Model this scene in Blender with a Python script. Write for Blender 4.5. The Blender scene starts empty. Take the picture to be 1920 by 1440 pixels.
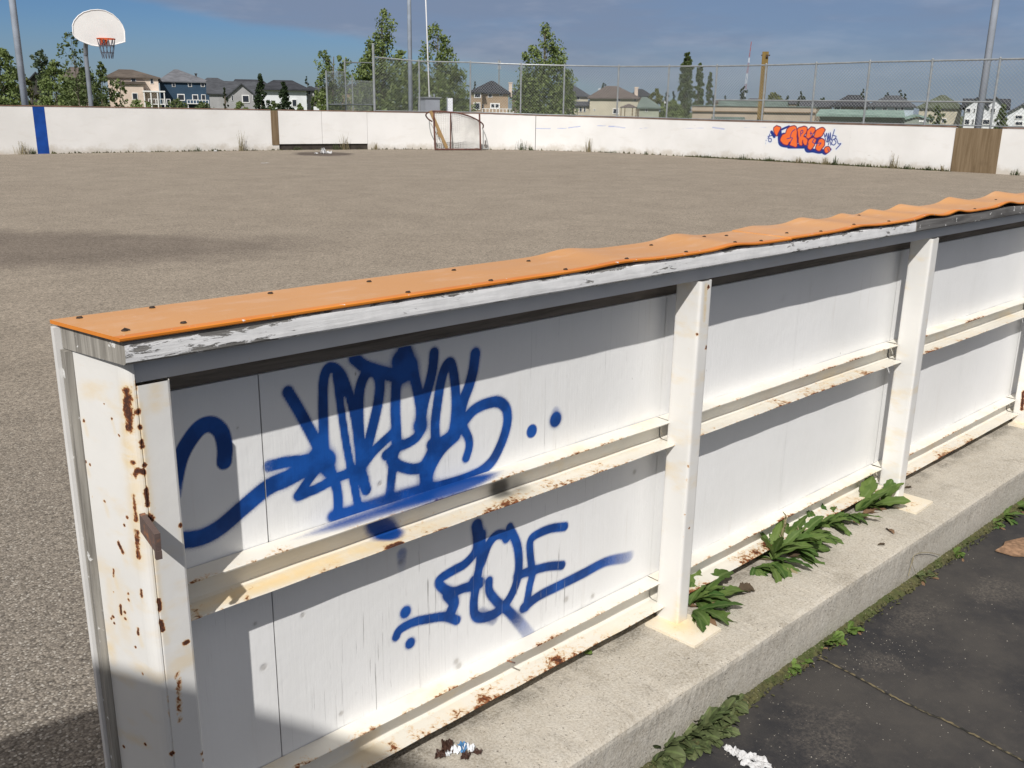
import bpy, math, random
import numpy as np
from mathutils import Matrix, Vector
random.seed(7); RNG = np.random.default_rng(7)
PI = math.pi
scene = bpy.context.scene
COL = scene.collection
# ------------------------------------------------------------------ camera
F_PX = 1776.26
CAM = np.array([-0.51713, -1.40878, 1.40950])
FW = np.array([0.66132166, 0.69638907, -0.27873989])
RT = np.array([0.72784734, -0.6855965, 0.013989])
UP = np.array([0.1813613, 0.21213131, 0.96026475])
cd = bpy.data.cameras.new('camera'); cam = bpy.data.objects.new('camera', cd); COL.objects.link(cam)
M = Matrix(((RT[0], UP[0], -FW[0], CAM[0]), (RT[1], UP[1], -FW[1], CAM[1]), (RT[2], UP[2], -FW[2], CAM[2]), (0, 0, 0, 1)))
cam.matrix_world = M
cd.sensor_width = 36; cd.lens = F_PX / 1920 * 36; cd.clip_start = 0.02; cd.clip_end = 6000
scene.camera = cam
# ------------------------------------------------------------------ light
SUN_AZ, SUN_EL = math.radians(53.8), math.radians(42.2)
SUN = np.array([-math.sin(SUN_AZ) * math.cos(SUN_EL), -math.cos(SUN_AZ) * math.cos(SUN_EL), math.sin(SUN_EL)])
ld = bpy.data.lights.new('sun', 'SUN'); ld.energy = 4.25; ld.angle = math.radians(0.5); ld.color = (1.0, 0.968, 0.93)
sun = bpy.data.objects.new('sun', ld); COL.objects.link(sun)
sun.rotation_euler = Vector(SUN).to_track_quat('Z', 'Y').to_euler()
scene.view_settings.view_transform = 'Standard'; scene.view_settings.look = 'None'
scene.view_settings.exposure = 0.0; scene.view_settings.gamma = 1.0
scene.cycles.max_bounces = 6; scene.cycles.transparent_max_bounces = 8


def ray(x, y): return FW + RT * (x - 960) / F_PX + UP * (720 - y) / F_PX
def at(x, y, axis, val):
    d = ray(x, y); return CAM + (val - CAM[axis]) / d[axis] * d
def proj(p):
    d = np.asarray(p, float) - CAM; z = d @ FW
    return np.array([960 + F_PX * (d @ RT) / z, 720 - F_PX * (d @ UP) / z])
def far_at(x, y, dist):
    """point seen at pixel (x, y), at a horizontal distance dist"""
    d = ray(x, y); return CAM + d * dist / math.hypot(d[0], d[1])


W = bpy.data.worlds.new('World'); scene.world = W; W.use_nodes = True
nt = W.node_tree; nt.nodes.clear()
out = nt.nodes.new('ShaderNodeOutputWorld'); bg = nt.nodes.new('ShaderNodeBackground')
sky = nt.nodes.new('ShaderNodeTexSky'); sky.sky_type = 'NISHITA'; sky.sun_disc = False
sky.sun_elevation = SUN_EL; sky.sun_rotation = math.atan2(SUN[0], SUN[1]); sky.altitude = 1050
sky.air_density = 1.0; sky.dust_density = 0.4; sky.ozone_density = 1.6
bg.inputs['Strength'].default_value = 0.10
L = nt.links
tc = nt.nodes.new('ShaderNodeTexCoord')
def wn(t, **k):
    n = nt.nodes.new(t)
    for a, b in k.items(): setattr(n, a, b)
    return n
def wmath(op, a, b=None, c=None, clamp=False):
    n = wn('ShaderNodeMath', operation=op, use_clamp=clamp)
    for i, v in enumerate((a, b, c)):
        if v is None: continue
        if isinstance(v, (int, float)): n.inputs[i].default_value = v
        else: L.new(v, n.inputs[i])
    return n.outputs[0]
def wdot(vec):
    n = wn('ShaderNodeVectorMath', operation='DOT_PRODUCT'); L.new(tc.outputs['Generated'], n.inputs[0]); n.inputs[1].default_value = vec
    return n.outputs['Value']
def wnoise(scale, detail, stretch=(1, 1, 1), rough=.55):
    m = wn('ShaderNodeMapping'); m.inputs['Scale'].default_value = stretch; L.new(tc.outputs['Generated'], m.inputs[0])
    n = wn('ShaderNodeTexNoise'); n.inputs['Scale'].default_value = scale; n.inputs['Detail'].default_value = detail
    n.inputs['Roughness'].default_value = rough; L.new(m.outputs[0], n.inputs['Vector']); return n.outputs['Fac']
def wmix(f, a, b, blend='MIX'):
    n = wn('ShaderNodeMix', data_type='RGBA', blend_type=blend)
    for i, v in ((0, f), (6, a), (7, b)):
        if isinstance(v, (int, float)): n.inputs[i].default_value = v
        elif isinstance(v, tuple): n.inputs[i].default_value = (*v, 1)
        else: L.new(v, n.inputs[i])
    return n.outputs[2]
# thin high cloud sheet: its lower-left edge runs across the sky
ra, rb = ray(200, -8), ray(690, 84)
nrm = np.cross(rb / np.linalg.norm(rb), ra / np.linalg.norm(ra)); nrm /= np.linalg.norm(nrm)
if nrm[2] < 0: nrm = -nrm
nz = wnoise(7, 5, (1, 1, 5)); nz2 = wnoise(3.2, 6, (1, 1, 6), .6)
edge = wmath('ADD', wdot(tuple(nrm)), wmath('MULTIPLY', wmath('SUBTRACT', nz, .5), .028))
sheet_mask = wn('ShaderNodeMapRange', interpolation_type='SMOOTHSTEP'); L.new(edge, sheet_mask.inputs[0])
sheet_mask.inputs[1].default_value = -.003; sheet_mask.inputs[2].default_value = .010
wisps = wn('ShaderNodeMapRange', interpolation_type='SMOOTHSTEP'); L.new(nz2, wisps.inputs[0])
wisps.inputs[1].default_value = .40; wisps.inputs[2].default_value = .62; wisps.inputs[3].default_value = .72; wisps.inputs[4].default_value = 1.0
el_ = wdot((0, 0, 1))
lowhaze = wn('ShaderNodeMapRange', interpolation_type='SMOOTHSTEP'); L.new(el_, lowhaze.inputs[0])
lowhaze.inputs[1].default_value = .0; lowhaze.inputs[2].default_value = .085; lowhaze.inputs[3].default_value = 1.0; lowhaze.inputs[4].default_value = 0.0
mask = wmath('MULTIPLY', wmath('MULTIPLY', sheet_mask.outputs[0], wisps.outputs[0]), .92)
SKY_TINT = (0.28, 0.40, 0.58); CLOUD = (2.05, 2.6, 3.75); HAZE = (2.35, 2.85, 3.4); OVERHEAD = (5.5, 5.05, 4.65)
skyc = wmix(1.0, sky.outputs[0], SKY_TINT, 'MULTIPLY')
nz3 = wnoise(2.4, 6, (1, 1, 4.5), .6); br = wn('ShaderNodeMapRange', interpolation_type='SMOOTHSTEP'); L.new(nz3, br.inputs[0]); br.inputs[1].default_value = .44; br.inputs[2].default_value = .60
cl2 = wmix(br.outputs[0], CLOUD, (3.3, 3.65, 4.6))
c1 = wmix(mask, skyc, cl2)
c2 = wmix(wmath('MULTIPLY', lowhaze.outputs[0], .72), c1, HAZE)
high = wn('ShaderNodeMapRange', interpolation_type='SMOOTHSTEP'); L.new(el_, high.inputs[0]); high.inputs[1].default_value = .22; high.inputs[2].default_value = .62
c3 = wmix(wmath('MULTIPLY', high.outputs[0], .85), c2, OVERHEAD)
L.new(c3, bg.inputs['Color']); L.new(bg.outputs[0], out.inputs[0])

# ------------------------------------------------------------------ object helpers
ORG = {}
def new_obj(name, data, parent=None, loc=(0, 0, 0)):
    o = bpy.data.objects.new(name, data); COL.objects.link(o)
    loc = np.array(loc, float)
    if parent is not None:
        o.parent = parent; o.location = Vector(loc - ORG[parent])
    else: o.location = Vector(loc)
    ORG[o] = loc; return o
def thing(name, label, cat, loc=(0, 0, 0), group=None):
    o = new_obj(name, None, None, loc); o.empty_display_size = .2
    o['label'] = label; o['category'] = cat
    if group: o['group'] = group
    return o
def tag(o, label, cat, group=None):
    o['label'] = label; o['category'] = cat
    if group: o['group'] = group
    return o
def struct(o, kind='structure'): o['kind'] = kind; return o

class MB:
    """collects geometry in world coordinates, builds one mesh"""
    def __init__(s): s.v = []; s.f = []; s.m = []; s.n = 0; s.att = {}
    def add(s, verts, faces, mi=0):
        verts = np.asarray(verts, float).reshape(-1, 3); b = s.n
        s.v.append(verts); s.n += len(verts)
        for f in faces: s.f.append(tuple(i + b for i in f)); s.m.append(mi)
        return b
    def box(s, lo, hi, mi=0, ax=None, org=None, bevel=0):
        lo = np.array(lo, float); hi = np.array(hi, float)
        c = np.array([[x, y, z] for z in (lo[2], hi[2]) for y in (lo[1], hi[1]) for x in (lo[0], hi[0])])
        if ax is not None: c = np.asarray(org) + c @ np.asarray(ax)
        s.add(c, [(0, 2, 3, 1), (4, 5, 7, 6), (0, 1, 5, 4), (2, 6, 7, 3), (0, 4, 6, 2), (1, 3, 7, 5)], mi)
    def tube(s, pts, rad, n=8, mi=0, cap=True):
        pts = [np.asarray(p, float) for p in pts]
        if isinstance(rad, (int, float)): rad = [rad] * len(pts)
        rings = []
        up = np.array([0, 0, 1.])
        d0 = pts[1] - pts[0]; d0 /= np.linalg.norm(d0) + 1e-12
        if abs(d0[2]) > .9: up = np.array([1., 0, 0])
        a = np.cross(d0, up); a /= np.linalg.norm(a)
        for i, p in enumerate(pts):
            q = pts[min(i + 1, len(pts) - 1)] - pts[max(i - 1, 0)]; q /= np.linalg.norm(q) + 1e-12
            a = a - q * (a @ q); a /= np.linalg.norm(a) + 1e-12; b = np.cross(q, a)
            rings.append([p + rad[i] * (math.cos(t) * a + math.sin(t) * b) for t in np.linspace(0, 2 * PI, n, endpoint=False)])
        f = []
        for i in range(len(pts) - 1):
            for k in range(n):
                k2 = (k + 1) % n; f.append((i * n + k, i * n + k2, (i + 1) * n + k2, (i + 1) * n + k))
        if cap: f.append(tuple(range(n - 1, -1, -1))); f.append(tuple((len(pts) - 1) * n + k for k in range(n)))
        s.add(np.array(rings).reshape(-1, 3), f, mi)
    def grid(s, P, mi=0, close_u=False, flip=False):
        """P: array (nu, nv, 3)"""
        P = np.asarray(P, float); nu, nv = P.shape[:2]; f = []
        for i in range(nu if close_u else nu - 1):
            i2 = (i + 1) % nu
            for j in range(nv - 1):
                q = (i * nv + j, i2 * nv + j, i2 * nv + j + 1, i * nv + j + 1)
                f.append(q[::-1] if flip else q)
        return s.add(P.reshape(-1, 3), f, mi)
    def prism(s, poly, vec, mi=0, side_mi=None):
        """poly: list of 3-D points (planar), extruded by vec"""
        poly = np.asarray(poly, float); n = len(poly)
        v = np.vstack([poly, poly + np.asarray(vec)])
        s.add(v, [tuple(range(n))[::-1], tuple(range(n, 2 * n))], mi)
        s.add(v, [(k, (k + 1) % n, n + (k + 1) % n, n + k) for k in range(n)], mi if side_mi is None else side_mi)
    def build(s, name, mats, parent=None, smooth=False, loc=None, fix=True):
        if not isinstance(mats, (list, tuple)): mats = [mats]
        if loc is None: loc = ORG[parent] if parent is not None else np.zeros(3)
        V = np.vstack(s.v) - np.asarray(loc, float)
        me = bpy.data.meshes.new(name); me.from_pydata(V.tolist(), [], s.f)
        for m in mats: me.materials.append(m)
        if max(s.m, default=0) > 0: me.polygons.foreach_set('material_index', s.m)
        if smooth: me.polygons.foreach_set('use_smooth', [True] * len(s.f))
        for k, a in s.att.items():
            a = np.asarray(a, float)
            if a.ndim == 1: me.attributes.new(k, 'FLOAT', 'POINT').data.foreach_set('value', a)
            else: me.attributes.new(k, 'FLOAT_COLOR', 'POINT').data.foreach_set('color', a.ravel())
        if fix:
            import bmesh
            b = bmesh.new(); b.from_mesh(me); bmesh.ops.recalc_face_normals(b, faces=b.faces); b.to_mesh(me); b.free()
        me.update()
        return new_obj(name, me, parent, loc)

def spline(pts, k=8):
    pts = np.asarray(pts, float)
    if len(pts) < 3: 
        return np.array([pts[0] + (pts[-1] - pts[0]) * t for t in np.linspace(0, 1, k)])
    P = np.vstack([2 * pts[0] - pts[1], pts, 2 * pts[-1] - pts[-2]]); o = []
    for i in range(1, len(P) - 2):
        for t in np.linspace(0, 1, k, endpoint=False):
            o.append(.5 * ((2 * P[i]) + (-P[i - 1] + P[i + 1]) * t + (2 * P[i - 1] - 5 * P[i] + 4 * P[i + 1] - P[i + 2]) * t * t + (-P[i - 1] + 3 * P[i] - 3 * P[i + 1] + P[i + 2]) * t ** 3))
    o.append(P[-2]); return np.array(o)

def seg_dist(V, A, B, ra, rb):
    """normalised distance of vertices V to the tapered segment AB"""
    ab = B - A; t = np.clip(((V - A) @ ab) / (ab @ ab + 1e-12), 0, 1)
    d = np.linalg.norm(V - (A + t[:, None] * ab), axis=1)
    return d / (ra + (rb - ra) * t), t
def stroke_mask(V, strokes, soft=.35):
    """strokes: (points (n,3), radii (n,), strength (n,), softness)"""
    m = np.zeros(len(V))
    for pts, rad, stg, sf in strokes:
        lo = pts.min(0) - rad.max() * 2.2; hi = pts.max(0) + rad.max() * 2.2
        idx = np.where(((V >= lo) & (V <= hi)).all(1))[0]
        if len(idx) == 0: continue
        v = V[idx]; best = np.zeros(len(idx))
        for i in range(len(pts) - 1):
            d, t = seg_dist(v, pts[i], pts[i + 1], rad[i], rad[i + 1])
            w = stg[i] + (stg[i + 1] - stg[i]) * t
            e = np.clip((1 + sf - d) / (2 * sf), 0, 1); e = np.maximum(e * e * (3 - 2 * e), .55 * np.exp(-np.maximum(d - .9, 0) / .42) * (sf > .21)) * w
            best = np.maximum(best, e)
        m[idx] = 1 - (1 - m[idx]) * (1 - best)
    return m

# ------------------------------------------------------------------ materials
def S(r, g, b):
    f = lambda c: (c / 255 / 12.92) if c / 255 <= .04045 else ((c / 255 + .055) / 1.055) ** 2.4
    return (f(r), f(g), f(b))
class Mat:
    def __init__(s, name, color=(.5, .5, .5), rough=.7, spec=.3, metal=0.):
        s.m = bpy.data.materials.new(name); s.m.use_nodes = True; s.t = s.m.node_tree
        s.b = s.t.nodes['Principled BSDF']; s.b.inputs['Base Color'].default_value = (*color, 1)
        s.b.inputs['Roughness'].default_value = rough; s.b.inputs['Specular IOR Level'].default_value = spec; s.b.inputs['Metallic'].default_value = metal
        g = s.t.nodes.new('ShaderNodeNewGeometry'); s.pos = g.outputs['Position']; s.geo = g
        s.h = None
    def put(s, inp, v):
        if isinstance(v, (int, float)): inp.default_value = v
        elif isinstance(v, tuple): inp.default_value = (*v, 1) if len(v) == 3 and len(inp.default_value) == 4 else v
        else: s.t.links.new(v, inp)
    def noise(s, scale, detail=4, stretch=(1, 1, 1), rough=.55, dist=0., vec=None):
        m = s.t.nodes.new('ShaderNodeMapping'); m.inputs['Scale'].default_value = stretch; s.put(m.inputs[0], vec or s.pos)
        n = s.t.nodes.new('ShaderNodeTexNoise'); n.inputs['Scale'].default_value = scale; n.inputs['Detail'].default_value = detail
        n.inputs['Roughness'].default_value = rough; n.inputs['Distortion'].default_value = dist
        s.t.links.new(m.outputs[0], n.inputs['Vector']); return n.outputs['Fac']
    def voro(s, scale, feature='F1', out='Distance', stretch=(1, 1, 1), rand=1.0):
        m = s.t.nodes.new('ShaderNodeMapping'); m.inputs['Scale'].default_value = stretch; s.put(m.inputs[0], s.pos)
        n = s.t.nodes.new('ShaderNodeTexVoronoi'); n.feature = feature; n.inputs['Scale'].default_value = scale; n.inputs['Randomness'].default_value = rand
        s.t.links.new(m.outputs[0], n.inputs['Vector']); return n.outputs[out]
    def rng(s, v, a, b, c=0., d=1., smooth=True):
        n = s.t.nodes.new('ShaderNodeMapRange'); n.interpolation_type = 'SMOOTHSTEP' if smooth else 'LINEAR'
        s.put(n.inputs[0], v)
        for i, x in enumerate((a, b, c, d)): n.inputs[i + 1].default_value = x
        return n.outputs[0]
    def math(s, op, a, b=None, c=None, clamp=False):
        n = s.t.nodes.new('ShaderNodeMath'); n.operation = op; n.use_clamp = clamp
        for i, v in enumerate((a, b, c)):
            if v is not None: s.put(n.inputs[i], v)
        return n.outputs[0]
    def mix(s, f, a, b, blend='MIX'):
        n = s.t.nodes.new('ShaderNodeMix'); n.data_type = 'RGBA'; n.blend_type = blend
        s.put(n.inputs[0], f); s.put(n.inputs[6], a); s.put(n.inputs[7], b); return n.outputs[2]
    def attr(s, name, o='Fac'):
        n = s.t.nodes.new('ShaderNodeAttribute'); n.attribute_name = name; return n.outputs[o]
    def xyz(s):
        n = s.t.nodes.new('ShaderNodeSeparateXYZ'); s.put(n.inputs[0], s.pos); return n.outputs
    def color(s, v): s.put(s.b.inputs['Base Color'], v); return s
    def rough(s, v): s.put(s.b.inputs['Roughness'], v); return s
    def bump(s, h, dist=.001, strength=1.):
        n = s.t.nodes.new('ShaderNodeBump'); n.inputs['Distance'].default_value = dist; n.inputs['Strength'].default_value = strength
        s.put(n.inputs['Height'], h)
        if s.h is not None: s.t.links.new(s.h, n.inputs['Normal'])
        s.h = n.outputs[0]; s.t.links.new(s.h, s.b.inputs['Normal']); return s
    def isl(s): return s.geo.outputs['Random Per Island']

def simple(name, color, rough=.7, var=.12, scale=6, bump=0, spec=.3, metal=0.):
    m = Mat(name, color, rough, spec, metal)
    n = m.noise(scale, 5)
    d = tuple(c * (1 - var) for c in color); l = tuple(min(1, c * (1 + var)) for c in color)
    m.color(m.mix(m.rng(n, .3, .7), d, l))
    if bump: m.bump(n, bump)
    return m.m

BLUE = (.006, .055, .25)
RUST = (.19, .052, .014)
def m_panel():
    m = Mat('painted_plywood', rough=.55, spec=.35)
    n1 = m.noise(2.2, 5); base = m.mix(m.rng(n1, .3, .7), (.80, .80, .785), (.86, .86, .85))
    # yellow-brown run-off near the top, dirt low down
    x = m.xyz(); 
    warp = m.noise(5, 3, (1, 1, .4))
    grain = m.noise(1, 5, (230, 230, 4.5), .6, .6)
    crack = m.rng(grain, .62, .69)
    gate = m.rng(m.noise(3.1, 4, (1, 1, .55)), .42, .62)
    lowz = m.rng(x[2], .05, .75, 1.0, .25)
    ck = m.math('MULTIPLY', m.math('MULTIPLY', m.math('MULTIPLY', crack, gate), lowz), m.rng(x[0], 1.35, 1.55, 1, .22))
    base = m.mix(m.math('MULTIPLY', ck, .85), base, (.14, .13, .12))
    st = m.rng(m.noise(1, 4, (34, 34, 2.2), .6), .58, .8)
    base = m.mix(m.math('MULTIPLY', st, .14), base, (.45, .38, .28))
    spots = m.rng(m.voro(13, stretch=(1, 1, .55)), .0, .045, 1, 0); spots = m.math('MULTIPLY', spots, m.rng(m.noise(9, 2), .55, .6))
    base = m.mix(m.math('MULTIPLY', spots, .7), base, (.16, .14, .12))
    base = m.mix(m.math('MULTIPLY', m.attr('knot'), .45), base, (.22, .19, .15))
    e = m.attr('mask'); e = m.math('ADD', e, m.math('MULTIPLY', m.math('SUBTRACT', m.noise(700, 2), .5), .5))
    e = m.rng(e, .16, .86, smooth=False); e = m.math('MULTIPLY', e, m.rng(m.attr('mask'), .02, .12))
    e = m.math('MULTIPLY', e, m.rng(ck, .2, .9, 1, .35))
    blue = m.mix(m.rng(m.noise(14, 4), .35, .65), (.0035, .046, .215), (.008, .085, .37))
    m.color(m.mix(e, base, blue))
    h = m.math('ADD', m.math('MULTIPLY', m.noise(1, 6, (150, 150, 5), .65, .4), .8), m.math('MULTIPLY', ck, -1.2))
    m.bump(h, .0010, .6); m.bump(m.noise(30, 5), .0014, .7)
    m.bump(m.rng(m.attr('knot'), 0, 1), -.001, .8)
    return m.m
def m_steel(name, base=(.74, .73, .70), stain=(.74, .58, .33), amount=.5, chip=.5, bumpy=1.):
    m = Mat(name, rough=.42, spec=.45)
    n = m.noise(4, 5)
    c = m.mix(m.rng(n, .3, .7), tuple(v * .95 for v in base), tuple(v * 1.04 for v in base))
    stn = m.math('MULTIPLY', m.rng(m.noise(7, 5, (1, 1, 2.5)), .5, .74), amount)
    stn = m.math('MAXIMUM', stn, m.math('MULTIPLY', m.math('MULTIPLY', m.attr('stain'), m.rng(m.noise(24, 5, (1, 1, 3)), .30, .55, .45, 1.0)), .95))
    c = m.mix(stn, c, stain)
    rn = m.noise(75, 6, (1, 1, 1), .72, .6)
    big = m.noise(11, 4)
    ru = m.math('ADD', m.attr('rust'), m.math('MULTIPLY', m.math('SUBTRACT', rn, .5), 1.5))
    ru = m.math('ADD', ru, m.math('MULTIPLY', m.math('SUBTRACT', big, .6), chip))
    halo = m.rng(ru, .20, .50)
    c = m.mix(m.math('MULTIPLY', halo, .75), c, (.66, .40, .14))
    core = m.rng(ru, .42, .50)
    rc = m.mix(m.rng(ru, .44, .70), (.34, .11, .03), (.055, .020, .012)); rc = m.mix(m.rng(m.noise(190, 4), .5, .7, 0, .6), rc, (.24, .075, .025))
    c = m.mix(core, c, rc)
    e = m.attr('mask'); e = m.rng(m.math('ADD', e, m.math('MULTIPLY', m.math('SUBTRACT', m.noise(600, 2), .5), .4)), .25, .8)
    c = m.mix(m.math('MULTIPLY', e, m.rng(m.attr('mask'), .01, .06)), c, BLUE)
    k = m.attr('soot'); c = m.mix(m.math('MULTIPLY', k, .92), c, (.02, .02, .02))
    m.color(c); m.rough(m.rng(core, 0, 1, .4, .9))
    m.bump(m.math('SUBTRACT', m.math('MULTIPLY', m.noise(38, 4), .5), core), .0011 * bumpy, .8)
    return m.m
def m_beam():
    m = Mat('peeling_painted_timber', rough=.75, spec=.2)
    x = m.xyz()
    g = m.noise(1, 6, (5, 60, 110), .65, .5)
    wood = m.mix(m.rng(g, .3, .7), (.10, .095, .09), (.33, .32, .30))
    p = m.noise(1, 6, (14, 60, 70), .72, .5)
    edge = m.math('ADD', m.math('MULTIPLY', m.rng(x[2], 1.056, 1.069), .16), m.math('MULTIPLY', m.rng(x[2], 1.033, 1.037, 1, 0), .10))
    loc_ = m.math('ADD', m.math('MULTIPLY', m.math('SUBTRACT', m.noise(1, 3, (3.3, 1, 1)), .5), .38), m.rng(x[0], .0, .42, .13, 0))
    v = m.math('ADD', m.math('ADD', p, edge), loc_)
    bare = m.rng(v, .625, .665)
    bare = m.math('MAXIMUM', bare, m.attr('bare'))
    paint = m.mix(m.rng(m.noise(30, 4), .3, .7), (.70, .70, .70), (.80, .80, .80))
    m.color(m.mix(bare, paint, wood))
    m.bump(m.math('SUBTRACT', m.math('MULTIPLY', m.noise(1, 5, (9, 60, 70), .6), .8), bare), .0022, .7); m.bump(g, .0008, .6)
    return m.m
def m_endgrain(name='weathered_timber', a=(.13, .12, .105), b=(.40, .38, .34), st=(60, 60, 3), fleck=1.):
    m = Mat(name, rough=.85, spec=.15)
    g = m.noise(1, 6, st, .65, .6)
    c = m.mix(m.rng(g, .25, .72), a, b)
    c = m.mix(m.rng(m.noise(40, 4), .64, .68, 0, fleck), c, (.7, .7, .68))
    m.color(c); m.bump(g, .0012, .9); return m.m
def m_orange(edge=False):
    m = Mat('orange_plastic_edge' if edge else 'faded_orange_plastic', rough=.42 if edge else .38, spec=.5)
    n = m.noise(6, 5); n2 = m.noise(1.6, 3)
    if edge:
        c = m.mix(m.rng(n, .3, .7), (.62, .19, .02), (.72, .25, .03))
        c = m.mix(m.rng(m.noise(55, 4), .66, .70), c, (.8, .78, .75))
    else:
        c = m.mix(m.rng(n2, .3, .7), (.59, .285, .090), (.65, .33, .120))
        c = m.mix(m.math('MULTIPLY', m.rng(m.noise(160, 4, (1, .25, 1)), .62, .75), .25), c, (.75, .5, .35))
        c = m.mix(m.math('MULTIPLY', m.rng(m.noise(3.5, 4), .55, .75), .22), c, (.42, .28, .20))
        c = m.mix(m.math('MULTIPLY', m.rng(m.noise(9, 6, (1, 3, 1), .7), .50, .72), .30), c, (.70, .50, .36))
        c = m.mix(m.math('MULTIPLY', m.rng(m.noise(1, 5, (8, 260, 1), .6, 1.5), .66, .70), .35), c, (.78, .62, .50))
        c = m.mix(m.math('MULTIPLY', m.rng(m.noise(260, 3), .66, .72), .5), c, (.25, .16, .10))
    m.color(c); m.bump(n, .0006, .4); m.bump(m.noise(300, 2), .00015, .5); return m.m
def m_concrete():
    m = Mat('weathered_concrete', rough=.88, spec=.2)
    n = m.noise(3.5, 6); f = m.noise(26, 6, rough=.65)
    c = m.mix(m.rng(n, .3, .7), (.375, .335, .27), (.49, .445, .37))
    c = m.mix(m.rng(f, .35, .75, .0, .55), c, (.52, .49, .43))
    c = m.mix(m.math('MULTIPLY', m.rng(m.noise(5, 7, rough=.72), .50, .68), .6), c, (.23, .20, .155))
    x = m.xyz()
    side = m.rng(x[1], -.214, -.198, 1, 0)
    c = m.mix(m.math('MULTIPLY', side, .75), c, (.345, .33, .295))  # side face coloured greyer than the top, adding to its weaker sun
    pit = m.math('MULTIPLY', m.rng(m.voro(62), .10, .17, 1, 0), m.rng(m.noise(14, 3), .50, .58))
    c = m.mix(m.math('MULTIPLY', pit, .75), c, (.12, .10, .08))
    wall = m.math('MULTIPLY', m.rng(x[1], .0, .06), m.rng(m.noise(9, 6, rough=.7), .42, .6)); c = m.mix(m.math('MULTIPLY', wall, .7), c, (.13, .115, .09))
    chip = m.math('MULTIPLY', side, m.rng(m.noise(1, 3, (45, 45, 75)), .66, .70)); c = m.mix(m.math('MULTIPLY', chip, .8), c, (.70, .68, .63))
    grime = m.rng(x[2], -.155, -.105, .5, 0); c = m.mix(m.math('MULTIPLY', grime, m.rng(n, .3, .6)), c, (.16, .15, .09))
    fg = m.noise(140, 5, rough=.75); fg = m.math('ADD', m.math('MULTIPLY', m.math('SUBTRACT', fg, .5), m.rng(side, 0, 1, 1, .45)), .5); c = m.mix(m.rng(fg, .40, .66, .0, .45), c, (.66, .63, .56)); c = m.mix(m.rng(fg, .48, .30, .0, .50), c, (.20, .175, .14))
    pit2 = m.math('MULTIPLY', m.rng(m.voro(150), .16, .24, 1, 0), m.rng(m.noise(22, 3), .50, .56)); c = m.mix(m.math('MULTIPLY', pit2, .75), c, (.11, .09, .07))
    m.color(c); m.bump(f, .004, .7); m.bump(m.math('SUBTRACT', m.noise(170, 4), pit), .0022, .9); return m.m
def m_gravel():
    m = Mat('worn_aggregate_asphalt', rough=.93, spec=.12)
    cell = m.voro(150, out='Color'); d = m.voro(150)
    sc = m.t.nodes.new('ShaderNodeSeparateColor'); m.put(sc.inputs[0], cell); r = sc.outputs[0]; g2 = sc.outputs[1]
    c = m.mix(m.rng(r, 0, 1, smooth=False), (.13, .115, .10), (.42, .37, .30))
    c = m.mix(m.rng(g2, .90, .93), c, (.62, .58, .50))
    c = m.mix(m.rng(g2, .13, .10), c, (.07, .062, .055))
    c = m.mix(m.rng(d, .45, .75), c, (.10, .085, .065))
    # dust veils stones more the farther the court was swept: broad tan layer
    avg = m.mix(m.rng(m.noise(1.4, 4), .3, .7), (.258, .222, .178), (.298, .257, .206))
    cd_ = m.t.nodes.new('ShaderNodeVectorMath'); cd_.operation = 'DISTANCE'; m.put(cd_.inputs[0], m.pos); cd_.inputs[1].default_value = (-.5, 0, 0)
    dust = m.rng(cd_.outputs['Value'], .8, 6.0, .35, .88, False)
    lum = 1.0
    for sc_, am in ((110, .75), (55, .36), (24, .11), (7, .04)):
        q = m.t.nodes.new('ShaderNodeSeparateColor'); m.put(q.inputs[0], m.voro(sc_, out='Color')); lum = m.math('ADD', lum, m.math('MULTIPLY', m.math('SUBTRACT', q.outputs[0], .5), am))
    hs = m.t.nodes.new('ShaderNodeVectorMath'); hs.operation = 'SCALE'; m.put(hs.inputs[0], avg); m.put(hs.inputs['Scale'], lum); avg = hs.outputs[0]
    c = m.mix(dust, c, avg)
    # greyer, less dusty towards the near edge
    c = m.mix(m.rng(cd_.outputs['Value'], .8, 5.5, .45, 0), c, m.mix(1.0, c, (.66, .70, .78), 'MULTIPLY'))
    big = m.noise(.22, 5, (1, 1.5, 1)); c = m.mix(m.rng(big, .40, .70, 0, .12), c, m.mix(1.0, c, (.62, .60, .58), 'MULTIPLY'))
    # an old wet-looking tar patch crossing the left of the court and a stain in front of the gate
    for (cx, cy, ax, ay, ang, st) in PATCHES:
        mp = m.t.nodes.new('ShaderNodeMapping'); mp.vector_type = 'TEXTURE'; mp.inputs['Location'].default_value = (cx, cy, 0); mp.inputs['Rotation'].default_value = (0, 0, ang); mp.inputs['Scale'].default_value = (ax, ay, 1e3)
        m.put(mp.inputs[0], m.pos); ln = m.t.nodes.new('ShaderNodeVectorMath'); ln.operation = 'LENGTH'; m.put(ln.inputs[0], mp.outputs[0])
        k = m.math('ADD', ln.outputs['Value'], m.math('MULTIPLY', m.math('SUBTRACT', m.noise(1.3, 5), .5), .7))
        k = m.rng(k, .55, 1.05, st, 0); c = m.mix(k, c, m.mix(1.0, c, (.42, .40, .42), 'MULTIPLY'))
    m.color(c)
    m.bump(m.math('MULTIPLY', d, -1.0), .004, .55); return m.m
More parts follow.
